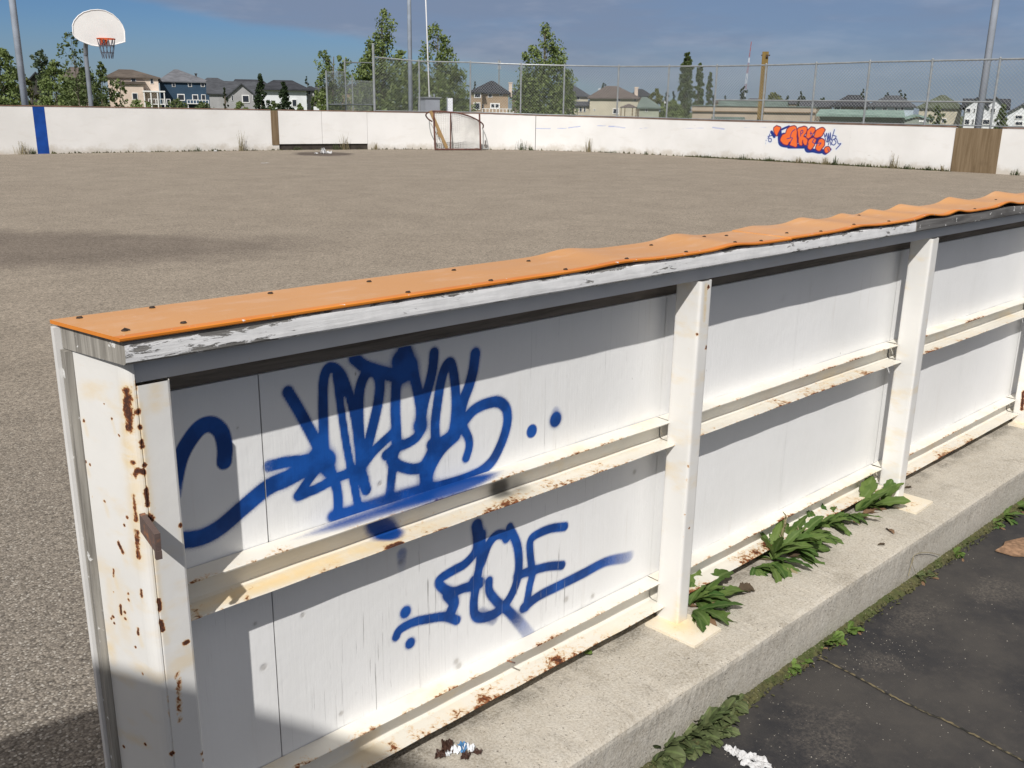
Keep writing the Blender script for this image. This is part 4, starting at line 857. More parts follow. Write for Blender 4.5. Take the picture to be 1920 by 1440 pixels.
# mural: bubble letters, orange with navy outline, on the right-hand boards
def wallpt(px, py):
    lo, hi = s_at(px - 60) if px > 60 else 0, s_at(px + 60)
    best = None
    for s in np.linspace(lo, hi, 120):
        p = pxy(s); d = ray(px, py); a = p - CAM[:2]; e = abs(a[0] * d[1] - a[1] * d[0])
        if best is None or e < best[0]: best = (e, s, p, d, a)
    _, s, p, d, a = best; t = np.linalg.norm(a) / np.linalg.norm(d[:2]); return np.array([p[0], p[1], CAM[2] + t * d[2]])
MU = lambda x, y: (1400 + x / 8.727, 210 + y / 8.727)
def mstroke(pts, r, k=5):
    A = np.array([list(wallpt(*MU(*p[:2]))) + [(p[2] if len(p) > 2 else r) / 8.727 / 70.] for p in pts]); A = spline(A, k) if len(A) > 2 else A
    return A
def mural(V):
    m = np.zeros(len(V)); c = np.zeros((len(V), 4)); c[:, 3] = 1
    def d_of(strokes):
        d = np.full(len(V), 9.)
        for A in strokes:
            for i in range(len(A) - 1):
                q, t = seg_dist(V, A[i, :3], A[i + 1, :3], 1, 1); d = np.minimum(d, q - (A[i, 3] + (A[i + 1, 3] - A[i, 3]) * t))
        return d
    sm = lambda d, w: np.clip(.5 - d / w, 0, 1)
    def lay(mask, col):
        nonlocal m, c
        c[:, :3] = c[:, :3] * (1 - mask)[:, None] + np.array(col) * mask[:, None] if False else np.where((mask > 0)[:, None], (c[:, :3] * (m * (1 - mask))[:, None] + np.array(col) * mask[:, None]) / np.maximum(m * (1 - mask) + mask, 1e-4)[:, None], c[:, :3])
        m = 1 - (1 - m) * (1 - mask)
    NAVY = (.012, .035, .22); OR = (.83, .16, .035)
    shadow = [mstroke(p, r) for p, r in (([(410, 330), (450, 400)], 32), ([(560, 290), (630, 260), (690, 235)], 20), ([(540, 330), (545, 450), (560, 520), (650, 545), (800, 545)], 45), ([(690, 560), (820, 560), (930, 560)], 45), ([(960, 560), (990, 630), (1080, 630), (1180, 650), (1240, 640)], 38), ([(1230, 650), (1285, 680), (1330, 640)], 26), ([(600, 400), (700, 430), (900, 450), (1100, 450), (1200, 480)], 70))]
    tag_ = [mstroke(p, 9) for p in ([(1265, 350), (1290, 400), (1310, 350), (1325, 480), (1340, 350), (1350, 470), (1370, 340), (1385, 460), (1440, 290)], [(1270, 390), (1310, 490), (1350, 470), (1370, 500), (1380, 540)], [(1400, 380), (1460, 400), (1440, 440), (1400, 460)], [(1400, 470), (1390, 520), (1430, 540), (1460, 500), (1440, 450), (1470, 440), (1500, 520), (1540, 520), (1465, 605)], [(1340, 540), (1345, 500)], [(375, 360), (365, 410), (350, 430)], [(350, 400), (410, 385)], [(365, 440), (360, 480), (395, 485), (405, 440), (370, 430)], [(1380, 600), (1385, 620)])]
    tag_ += [mstroke([(295, 515), (300, 512)], 15), mstroke([(315, 468), (316, 466)], 8)]
    POLY = [[(490, 225), (560, 255), (530, 310), (500, 385), (475, 380), (450, 320), (440, 270)],
      [(775, 225), (815, 260), (822, 400), (820, 565), (760, 560), (703, 535), (725, 490), (690, 500), (665, 540), (600, 525), (560, 480), (555, 430), (585, 375), (635, 350), (650, 300), (700, 245)],
      [(900, 245), (950, 235), (985, 260), (985, 320), (955, 360), (935, 400), (975, 420), (997, 470), (985, 530), (945, 542), (925, 500), (915, 460), (905, 545), (860, 535), (850, 480), (845, 400), (830, 300), (850, 260)],
      [(1060, 245), (1110, 260), (1117, 310), (1090, 350), (1060, 400), (1010, 435), (975, 410), (980, 360), (1000, 300), (1030, 265)],
      [(1050, 432), (1100, 420), (1132, 450), (1125, 490), (1110, 535), (1070, 600), (1030, 617), (1000, 580), (1005, 520), (1015, 460)],
      [(1180, 275), (1240, 255), (1278, 280), (1270, 320), (1230, 390), (1190, 410), (1140, 425), (1100, 400), (1120, 350), (1140, 300)],
      [(1180, 450), (1240, 437), (1275, 480), (1270, 540), (1230, 600), (1190, 637), (1150, 627), (1130, 580), (1150, 530), (1165, 500)],
      [(1290, 575), (1340, 568), (1368, 610), (1342, 652), (1300, 672), (1272, 640), (1275, 600)]]
    def sd_poly(pl):
        Q = np.array([wallpt(*MU(*q))[1:] for q in spline(pl + pl[:1], 4)[:-1]]); X = V[:, 1:]; d = np.full(len(V), 9.); ins = np.zeros(len(V), bool)
        for a, b_ in zip(Q, np.roll(Q, -1, 0)):
            e = b_ - a; t = np.clip(((X - a) @ e) / (e @ e + 1e-12), 0, 1); d = np.minimum(d, np.linalg.norm(X - (a + t[:, None] * e), axis=1))
            c1 = (a[1] <= X[:, 1]) != (b_[1] <= X[:, 1]); xx = a[0] + (X[:, 1] - a[1]) * e[0] / (e[1] if abs(e[1]) > 1e-9 else 1e-9); ins ^= c1 & (X[:, 0] < xx)
        return np.where(ins, -d, d)
    halo = d_of(shadow + tag_); lay(sm(halo - .03, .06) * .45, (.55, .66, .85))
    lay(sm(halo, .012), NAVY)
    for pl in POLY:
        d = sd_poly(pl); lay(sm(d - .022, .012), (.13, .015, .08)); lay(sm(d + .008, .010), OR)
    inner = [mstroke(p, 7.5) for p in ([(792, 285), (742, 320), (725, 370), (712, 412)], [(660, 437), (745, 425), (700, 505)], [(885, 395), (888, 320), (915, 300), (925, 330), (890, 360)], [(1035, 350), (1070, 350)], [(1052, 322), (1052, 382)], [(1100, 440), (1080, 490), (1125, 520)], [(1150, 515), (1217, 508), (1180, 548)], [(1330, 600), (1335, 640)])]
    lay(sm(d_of(inner), .010), NAVY)
    return m, c
def scuffs(V):
    m = np.zeros(len(V)); c = np.zeros((len(V), 4)); c[:] = (.10, .20, .62, 1)
    for a, b2, r, st in (((1005, 241), (1032, 241), .9, .7), ((1046, 241), (1062, 240.5), .8, .6), ((1066, 239.5), (1088, 237), 1, .75), ((1120, 236), (1136, 235.5), .8, .6), ((1142, 237), (1152, 237), 1.2, .8), ((1152, 237), (1172, 240), 1., .6), ((1200, 241), (1216, 239.5), .6, .3), ((1280, 241), (1320, 240), .6, .3), ((1336, 239), (1358, 242), 1.4, .6), ((1396, 238.5), (1408, 238.5), .6, .4), ((1425, 239), (1436, 239), .6, .4)):
        A, B = wallpt(*a), wallpt(*b2); d, t = seg_dist(V, A, B, 1, 1); m = np.maximum(m, np.clip(1.2 - d / (r / 62.), 0, 1) * st)
    return m, c
S_ = {k: s_at(k) for k in (-420, 71, 93, 511, 524, 605, 690, 1003, 1432, 1588, 1782, 1867, 2300)}
board(S_[-420] - 3, S_[71], 'board_panel', BOARD); board(S_[71], S_[93], 'blue_line_panel', BLUEB, proud=.003)
board(S_[93], S_[511], 'board_panel', BOARD); board(S_[511], S_[524], 'brown_gate_plank', BROWNWOOD, z0=.17, proud=.02); board(S_[511], S_[524], 'kick_board', BOARD, z0=0, hcut=1.13, proud=.004)
board(S_[524] + .01, S_[605], 'gate_panel', BOARD, z0=.20, proud=.004); board(S_[605] + .012, S_[690] - .01, 'gate_panel', BOARD, z0=.20, proud=.004)
board(S_[524], S_[690], 'gate_gap_shade', simple('dark_gate_gap', (.05, .042, .035), .9, .3, 4), z0=0, hcut=.0, proud=-.05, thick=.1)  # dark sheet set back behind the gate, standing for the shaded gap below
board(S_[690], S_[1003], 'board_panel', BOARD); board(S_[1003] + .02, S_[1432], 'board_panel', BOARD, step=.03, dz=.022, att=scuffs)
board(S_[1432] + .002, S_[1588], 'mural_panel', BOARD, step=.012, dz=.012, att=mural); board(S_[1588] + .002, S_[1782], 'board_panel', BOARD)
gt = board(S_[1782], S_[1867], 'plywood_gate', BROWNWOOD, proud=.02, hcut=.01); board(S_[1867], S_[2300] + 2, 'board_panel', BOARD)
# thin brown cap rail, in lengths
for a, b2, r0 in ((S_[-420] - 3, S_[511], 0), (S_[524], S_[1003], 0), (S_[1003], S_[1782], 0), (S_[1867], S_[2300] + 2, 0)):
    n = max(3, int((b2 - a) / .5)); P = []
    for s in np.linspace(a, b2, n):
        p = pxy(s); q = nrm_at(s); h = ZR + Hs(s); P.append([(p[0] + q[0] * u, p[1] + q[1] * u, h + z) for u, z in ((.012, .004), (.012, .034), (-.115, .034), (-.115, .004), (.012, .004))])
    b = MB(); b.grid(P); b.build('cap_rail', CAPBROWN, perim)

# ------------------------------------------------------------------ chain-link fences
def chain(b, A, B, zb0, zb1, zt0, zt1, pitch=.10, w=.0034):
    """diamond mesh between two posts; A, B ground points"""
    A = np.array(A); B = np.array(B); Lh = np.linalg.norm(B - A); d = (B - A) / Lh; nn = np.array([d[1], -d[0]]); H = ((zt0 - zb0) + (zt1 - zb1)) / 2
    for sgn in (1, -1):
        k = -H if sgn > 0 else 0.; end = Lh if sgn > 0 else Lh + H
        while k < end:
            if sgn > 0: u0, v0, u1, v1 = max(k, 0), max(-k, 0), min(k + H, Lh), min(H, Lh - k)
            else: u0, v0, u1, v1 = min(k, Lh), max(0, k - Lh), max(k - H, 0), min(H, k)
            k += pitch
            if abs(u1 - u0) < .01: continue
            def P3(u, v, o, e): 
                t = u / Lh; zb = zb0 + (zb1 - zb0) * t; zt = zt0 + (zt1 - zt0) * t; q = A + d * u + nn * (o + sgn * .003); return (q[0], q[1], zb + (zt - zb) * v / H + e)
            v = [P3(u0, v0, w, 0), P3(u0, v0, -w, w * 1.3), P3(u0, v0, -w, -w * 1.3), P3(u1, v1, w, 0), P3(u1, v1, -w, w * 1.3), P3(u1, v1, -w, -w * 1.3)]
            b.add(v, [(0, 1, 4, 3), (1, 2, 5, 4), (2, 0, 3, 5)])
fence = thing('chain_link_fence', 'long tall chain-link fence standing on the far boards behind the goal', 'fence', (24, 27, ZR))
fp = [(706, 211, 107), (789, 212, 115), (882, 214, 117), (973, 217, 121), (1055, 219, 123), (1152, 222, 125), (1243, 225, 125), (1330, 227, 124), (1419, 229, 122.5), (1510, 232, 120), (1607, 235, 116.5), (1720, 238, 114), (1842, 242, 111.5), (1985, 246, 108), (2160, 252, 104)]
posts = []
for px, pb, pt_ in fp:
    s = s_at(px + (1 if px < 1000 else -3)); p = pxy(s) - nrm_at(s) * .17; top = None
    for z in np.arange(1.5, 5, .01):
        if proj((p[0], p[1], z))[1] <= pt_: top = z; break
    posts.append((p, ZR + Hs(s), top or 3.2, s))
for i, (p, zb, zt, s) in enumerate(posts):
    b = MB(); r = .030 if i else .045; ex = .42 if i == 0 else .03
    b.tube([(p[0], p[1], ZR - .3), (p[0], p[1], zt + ex)], r, 10); b.tube([(p[0], p[1], zt + ex), (p[0], p[1], zt + ex + .03)], [r * 1.2, r * .5], 10); b.build('fence_post', GALV, fence)
b = MB(); b2 = MB(); b3 = MB()
for (p, zb, zt, s), (q, zb2, zt2, s2) in zip(posts[:-1], posts[1:]):
    n = 5 if s < s_at(1100) else 1
    for k in range(n):
        sa, sb = s + (s2 - s) * k / n, s + (s2 - s) * (k + 1) / n
        pa = pxy(sa) - nrm_at(sa) * .17; pb_ = pxy(sb) - nrm_at(sb) * .17; za, zc = zt + (zt2 - zt) * k / n, zt + (zt2 - zt) * (k + 1) / n
        chain(b, pa, pb_, ZR + Hs(sa) + .04, ZR + Hs(sb) + .04, za, zc)
        b2.tube([(*pa, za), (*pb_, zc)], .024, 8)
        if s > s_at(1320) and s < s_at(1830): b3.tube([(*pa, ZR + Hs(sa) + .66), (*pb_, ZR + Hs(sb) + .66)], .022, 8)
        b3.tube([(*pa, ZR + Hs(sa) + .05), (*pb_, ZR + Hs(sb) + .05)], .018, 6)
b.build('wire_mesh', WIRE, fence, fix=False); b2.build('top_rail', GALV, fence); b3.build('lower_rail', GALV, fence)
# backstop beyond
fence2 = thing('backstop_fence', 'separate chain-link ball backstop left of the tall fence, in front of poplars', 'fence', far_at(650, 205, 48))
def gp(px, D): p = far_at(px, 200, D); return np.array([p[0], p[1]])
def zpx(px, py, D): return float(far_at(px, py, D)[2])
bs = [(614, 132, 46), (649, 111, 48), (662, 140, 58), (702, 140, 58)]
for px, pt_, D in bs:
    p = gp(px, D); b = MB(); b.tube([(*p, -.4), (*p, zpx(px, pt_, D))], .045, 8); b.build('fence_post', GALV, fence2)
b = MB(); b2 = MB()
chain(b, gp(614, 46), gp(649, 48), -.3, -.3, zpx(614, 134, 46), zpx(649, 134, 48), .1, .005); chain(b, gp(649, 49), gp(704, 52), -.3, -.3, zpx(649, 150, 49), zpx(704, 152, 52), .1, .005)
b.build('wire_mesh', WIRE, fence2, fix=False)
b2.tube([(*gp(614, 46), zpx(614, 196, 46)), (*gp(649, 48), zpx(649, 196, 48)), (*gp(704, 52), zpx(704, 197, 52))], .04, 6); b2.tube([(*gp(649, 48), zpx(649, 117, 48)), (*gp(700, 50), zpx(700, 118, 50))], .035, 6)
b2.build('fence_rail', GALV, fence2)

# ------------------------------------------------------------------ poles
def pole(name, label, cat, px, D, z1, r0, r1, mat, lean=(0, 0), extra=None):
    p = gp(px, D); root = thing(name, label, cat, (*p, -.4)); b = MB()
    b.tube([(*p, -.4), (p[0] + lean[0] * .5, p[1] + lean[1] * .5, z1 * .5), (p[0] + lean[0], p[1] + lean[1], z1)], [r0, (r0 + r1) / 2, r1], 14); b.build('shaft', mat, root, smooth=True)
    b = MB(); b.tube([(*p, -.42), (*p, .0)], r0 * 1.9, 14); b.build('footing', CONC, root)
    if extra: extra(root, p)
    return root
pole('light_pole', 'grey steel light pole standing behind the boards left of the basketball hoop', 'light pole', 47.5, 33.2, 9, .10, .09, POLEM)
pole('light_pole', 'grey steel light pole in front of the two tall poplars', 'light pole', 770, 40.5, 11, .095, .065, POLEM)
pole('light_pole', 'pale grey light pole at the right, behind the chain-link fence', 'light pole', 1839, 31, 9, .10, .085, simple('pale_grey_pole', (.30, .33, .38), .5, .08, 3))
pole('flagpole', 'thin white leaning flagpole rising beside the grey cabinet', 'flagpole', 808, 38.5, 9, .028, .02, FLAGM, lean=(-.20, .18))
p = gp(1427, 34); root = thing('timber_post', 'square yellow-brown post rising above the fence top', 'post', (*p, -.4))
rr = ray(1427, 200)[:2]; rr = rr / np.linalg.norm(rr); sx = np.array([rr[1], -rr[0]])
zt = zpx(1437, 97, 34); b = MB(); w = .102; b.box((-w, -w, 0), (w, w, zt + .4), ax=[(*sx, 0), (*rr, 0), (0, 0, 1)], org=(*p, -.4)); b.build('shaft', YEL, root)
b = MB(); b.tube([np.array((*p, zt - .11)) - np.array((*sx, 0)) * .13, np.array((*p, zt - .11)) + np.array((*sx, 0)) * .15], .022, 8); b.box((.02, -.16, zt + .22), (.09, -.08, zt + .30), ax=[(*sx, 0), (*rr, 0), (0, 0, 1)], org=(*p, -.4)); b.build('bolt', SCREW, root)
# basketball hoop
D = 34.2; p = gp(171, D); hoop = thing('basketball_hoop', 'white fan-shaped basketball hoop on a bent grey pole behind the left boards', 'basketball hoop', (*p, -.4))
rr = ray(185, 200)[:2]; rr /= np.linalg.norm(rr); sx = np.array([rr[1], -rr[0]])
zt = zpx(164, 95, D)
ctr = np.array([*gp(185, D - 1.3), 0.]); ct = math.cos(.22); st_ = math.sin(.22)
bx = np.array([*(sx * ct + rr * st_), 0.]); bn = np.array([*(-rr * ct + sx * st_), 0.])   # board faces the court
b = MB(); pz = lambda q, z: (q[0], q[1], z)
top_ = ctr - bn * .15; b.tube(spline([pz(p, -.4), pz(p, zt - .5), pz(p + (top_[:2] - p) * .03, zt - .1), pz(p + (top_[:2] - p) * .25, zt + .22), pz(top_, zt + .38)], 6), .068, 12); b.build('pole', simple('hoop_pole_grey', (.20, .22, .25), .5, .12, 3), hoop, smooth=True)
out_ = [(543, 190), (556, 155), (585, 120), (625, 92), (680, 76), (735, 72), (790, 80), (845, 108), (890, 150), (918, 190), (934, 232), (938, 314), (900, 324), (862, 334), (800, 344), (740, 347), (690, 340), (640, 322), (600, 305), (565, 282), (548, 258)]
def on_board(x, y):
    d = ray(x / 4, y / 4); t = ((ctr - CAM) @ bn) / (d @ bn); return CAM + d * t
outl = [on_board(*q) for q in out_]; b = MB(); b.prism(outl, -bn * .05); b.build('backboard', HOOPW, hoop)
b = MB(); b.tube([q + bn * .004 for q in outl] + [outl[0] + bn * .004], .016, 6); b.build('board_edge', simple('board_rim_white', (.86, .86, .86), .4, .02, 2), hoop)
rc = on_board(772, 296); r_ = .255; c0 = rc + bn * (.12 + r_); b = MB(); b.tube([c0 + r_ * (math.cos(t) * bx + math.sin(t) * bn) for t in np.linspace(0, 2 * PI, 25)], .016, 8, cap=False)
b.box((-.10, 0, -.17), (.10, .06, .02), ax=[bx, bn, (0, 0, 1)], org=rc); b.box((-.06, .05, -.02), (.06, .14, .0), ax=[bx, bn, (0, 0, 1)], org=rc); b.tube([rc + bn * .05 + (0, 0, -.15), rc + bn * .22 + bx * .08 + (0, 0, -.02)], .012, 6); b.tube([rc + bn * .05 + (0, 0, -.15), rc + bn * .22 - bx * .08 + (0, 0, -.02)], .012, 6); b.build('rim', HOOPO, hoop)
b = MB()
for k in range(12):
    a0 = 2 * PI * k / 12
    for sg in (1, -1):
        pts = []
        for t in np.linspace(0, 1, 5): a = a0 + sg * t * .5; rr_ = r_ * (1 - .42 * t); pts.append(c0 + rr_ * (math.cos(a) * bx + math.sin(a) * bn) + np.array([0, 0, -.56 * t]))
        b.tube(pts, .0075, 4)
for t in (.35, .7): b.tube([c0 + r_ * (1 - .42 * t) * (math.cos(a) * bx + math.sin(a) * bn) + np.array([0, 0, -.56 * t]) for a in np.linspace(0, 2 * PI, 17)], .007, 4)
b.build('chain_net', simple('net_chain', (.10, .11, .14), .6, .1, 3), hoop)

# ------------------------------------------------------------------ hockey goal and plank
def gz(px, py): return at(px, py, 2, ZR)
Z9 = lambda x, y: (740 + x / 7.385, 150 + y / 7.385)
gl, gr_ = gz(*Z9(560, 977)), gz(*Z9(1190, 977)); goal = thing('hockey_goal', 'rusty red hockey goal with sagging frame and white net by the far boards', 'hockey goal', (gl + gr_) / 2)
gd = (gr_ - gl); gd[2] = 0; GW = np.linalg.norm(gd); gd /= GW; gn = np.array([-gd[1], gd[0], 0]); 
if gn @ FW < 0: gn = -gn
def on_goal(x, y, back=0.):
    o = gl + gn * back * .5; d = ray(*Z9(x, y)); t = ((o - CAM) @ gn) / (d @ gn); return CAM + d * t
up3 = lambda q, z=ZR + .03: np.array([q[0], q[1], max(q[2], z)])
b = MB(); R_ = .030
b.tube([up3(on_goal(562, 958)), on_goal(550, 700), on_goal(540, 435)], R_ * 1.1, 8); b.build('goal_post', GOALRED, goal); b = MB(); b.tube([up3(on_goal(1188, 958)), on_goal(1182, 700), on_goal(1174, 470)], R_, 8); b.build('goal_post', GOALRED, goal); b = MB(); b.tube([up3(on_goal(775, 950)), on_goal(775, 455)], R_ * .8, 8); b.build('middle_bar', GOALRED, goal)
b = MB(); b.tube([up3(on_goal(555, 960)), up3(on_goal(1192, 960))], R_, 8); b.build('base_bar', GOALRED, goal)
b = MB(); tp = spline([on_goal(520, 575, .45), on_goal(465, 540, .40), on_goal(432, 490, .25), on_goal(455, 455, .05), on_goal(525, 432), on_goal(660, 436), on_goal(800, 448), on_goal(920, 468), on_goal(1020, 495, .02), on_goal(1110, 535, .1), on_goal(1180, 575, .2), on_goal(1225, 620, .35), on_goal(1222, 665, .5)], 5); b.tube(tp, R_ * .85, 8); b.build('top_bar', GOALRED, goal)
b = MB(); b.tube(spline([on_goal(480, 560, .45), on_goal(490, 680, .5), on_goal(530, 800, .55), up3(on_goal(620, 945, .6))], 5), R_ * .6, 6); b.tube(spline([on_goal(1215, 670, .5), on_goal(1262, 780, .5), up3(on_goal(1305, 950, .5))], 5), R_ * .6, 6); b.tube([on_goal(1225, 690, .5), up3(on_goal(1228, 955, .4))], R_ * .8, 6); b.tube([on_goal(500, 600, .4), on_goal(640, 860, .5)], R_ * .4, 6); b.tube([on_goal(780, 560, .3), up3(on_goal(808, 945, .5))], R_ * .5, 6)
b.tube([up3(on_goal(600, 950, .6)), up3(on_goal(1300, 950, .5))], R_ * .7, 6); b.build('back_frame', GREYPIPE, goal)
# net: sagging cord grid from the top bar to the back of the base
ntp = spline([on_goal(545, 445, .05), on_goal(780, 455, .05), on_goal(960, 480, .08), on_goal(1080, 530, .12), on_goal(1165, 585, .2)], 8); nbt = spline([up3(on_goal(580, 945, .5)), up3(on_goal(780, 945, .55)), up3(on_goal(960, 945, .55)), up3(on_goal(1080, 945, .5)), up3(on_goal(1180, 945, .4))], 8)
def bil(u, v, off=0.):
    i = u * (len(ntp) - 1); a = int(min(i, len(ntp) - 2)); f_ = i - a; T_ = ntp[a] * (1 - f_) + ntp[a + 1] * f_; B_ = nbt[a] * (1 - f_) + nbt[a + 1] * f_
    return T_ * (1 - v) + B_ * v + gn * (.05 * math.sin(PI * v) + off) + np.array([0, 0, .02 * math.sin(u * 20 + v * 9)])
b = MB()
for off in (0., .04):
    for u in np.linspace(0, 1, 30): b.tube([bil(u, v, off) for v in np.linspace(0, 1, 7)], .0085, 3, cap=False)
    for v in np.linspace(0, 1, 22): b.tube([bil(u, v, off) for u in np.linspace(0, 1, 12)], .0085, 3, cap=False)
b.build('net', NETW, goal, fix=False)
b = MB(); pa, pb_ = on_goal(495, 430, -.04), up3(on_goal(722, 945, .35)); dv = pb_ - pa; ln = np.linalg.norm(dv); dv /= ln; sdv = np.cross(dv, gn); sdv /= np.linalg.norm(sdv); nnv = np.cross(dv, sdv)
b.box((0, -.055, -.02), (ln, .055, .02), ax=[dv, sdv, nnv], org=pa); b.box((ln * .53, -.10, -.025), (ln * .66, -.055, .02), ax=[dv, sdv, nnv], org=pa); tag(b.build('wooden_plank', PLANK, None, loc=pb_), 'tan timber plank leaning inside the left of the hockey goal', 'plank')
# litter and puddle items
crumple('paper_litter', 'white paper scrap lying on the dark stain in front of the far gate', 'litter', tuple(gz(606, 288)), [(0, 0, .14, 0, .06, .5), (.18, -.05, .1, 0, .04, .6), (-.25, 0, .06, 0, .02, .8), (.05, .05, .10, 0, .09, .6)], [('paper_scrap', TIS)], 3)
crumple('paper_litter', 'tiny white paper scrap at the foot of the left far boards', 'litter', tuple(gz(404, 284.5)), [(0, 0, .05, 0, .03, .6)], [('paper_scrap', TIS)], 5)
crumple('paper_litter', 'flat pale scrap on the court nearer than the stained patch', 'litter', tuple(gz(495, 306)), [(0, 0, .07, 0, .004, .4), (.1, 0, .05, 0, .004, .4)], [('paper_scrap', TIS)], 6)

# cabinets behind the boards
def facing(px, D): 
    rr = ray(px, 200)[:2]; rr = rr / np.linalg.norm(rr); return np.array([*gp(px, D), 0.]), np.array([rr[1], -rr[0], 0.]), np.array([rr[0], rr[1], 0.])
o3, sx3, rr3 = facing(816, 38); cab = thing('utility_cabinet', 'grey metal utility cabinet with a lipped roof, just behind the goal', 'cabinet', o3)
k = 34 / F_PX; zc0, zc1 = -.4, zpx(816, 184, 38); AX = [sx3 * .93 + rr3 * .37, rr3 * .93 - sx3 * .37, (0, 0, 1)]
b = MB(); b.box((-.40, 0, zc0), (.19, .78, zc1), ax=AX, org=o3); b.build('body', CABG, cab); b = MB(); b.box((-.46, -.06, zc1 + .003), (.26, .84, zc1 + .04), ax=AX, org=o3); b.build('roof', GALV, cab)
b = MB(); b.tube([o3 + AX[0] * -.1 + AX[1] * .2 + (0, 0, zc1), o3 + AX[0] * -.1 + AX[1] * .2 + (0, 0, zc1 + .12)], .03, 8); b.build('vent', GALV, cab); b = MB(); b.tube([o3 + AX[0] * .16 + AX[1] * .5 + (0, 0, zc1), o3 + AX[0] * .16 + AX[1] * .5 + (0, 0, zc1 + .16)], .03, 8); b.build('vent', GALV, cab)
o4, sx4, rr4 = facing(844, 38.3); cab2 = thing('switch_box', 'tall white switch box immediately right of the grey cabinet', 'cabinet', o4); b = MB(); b.box((-.09, 0, -.4), (.10, .3, zpx(844, 184, 38.3)), ax=[sx4, rr4, (0, 0, 1)], org=o4); b.build('body', CABW, cab2); b = MB(); b.box((-.13, -.02, -.4), (-.095, .28, zpx(844, 182, 38.3)), ax=[sx4, rr4, (0, 0, 1)], org=o4); b.build('side_conduit', CABG, cab2)

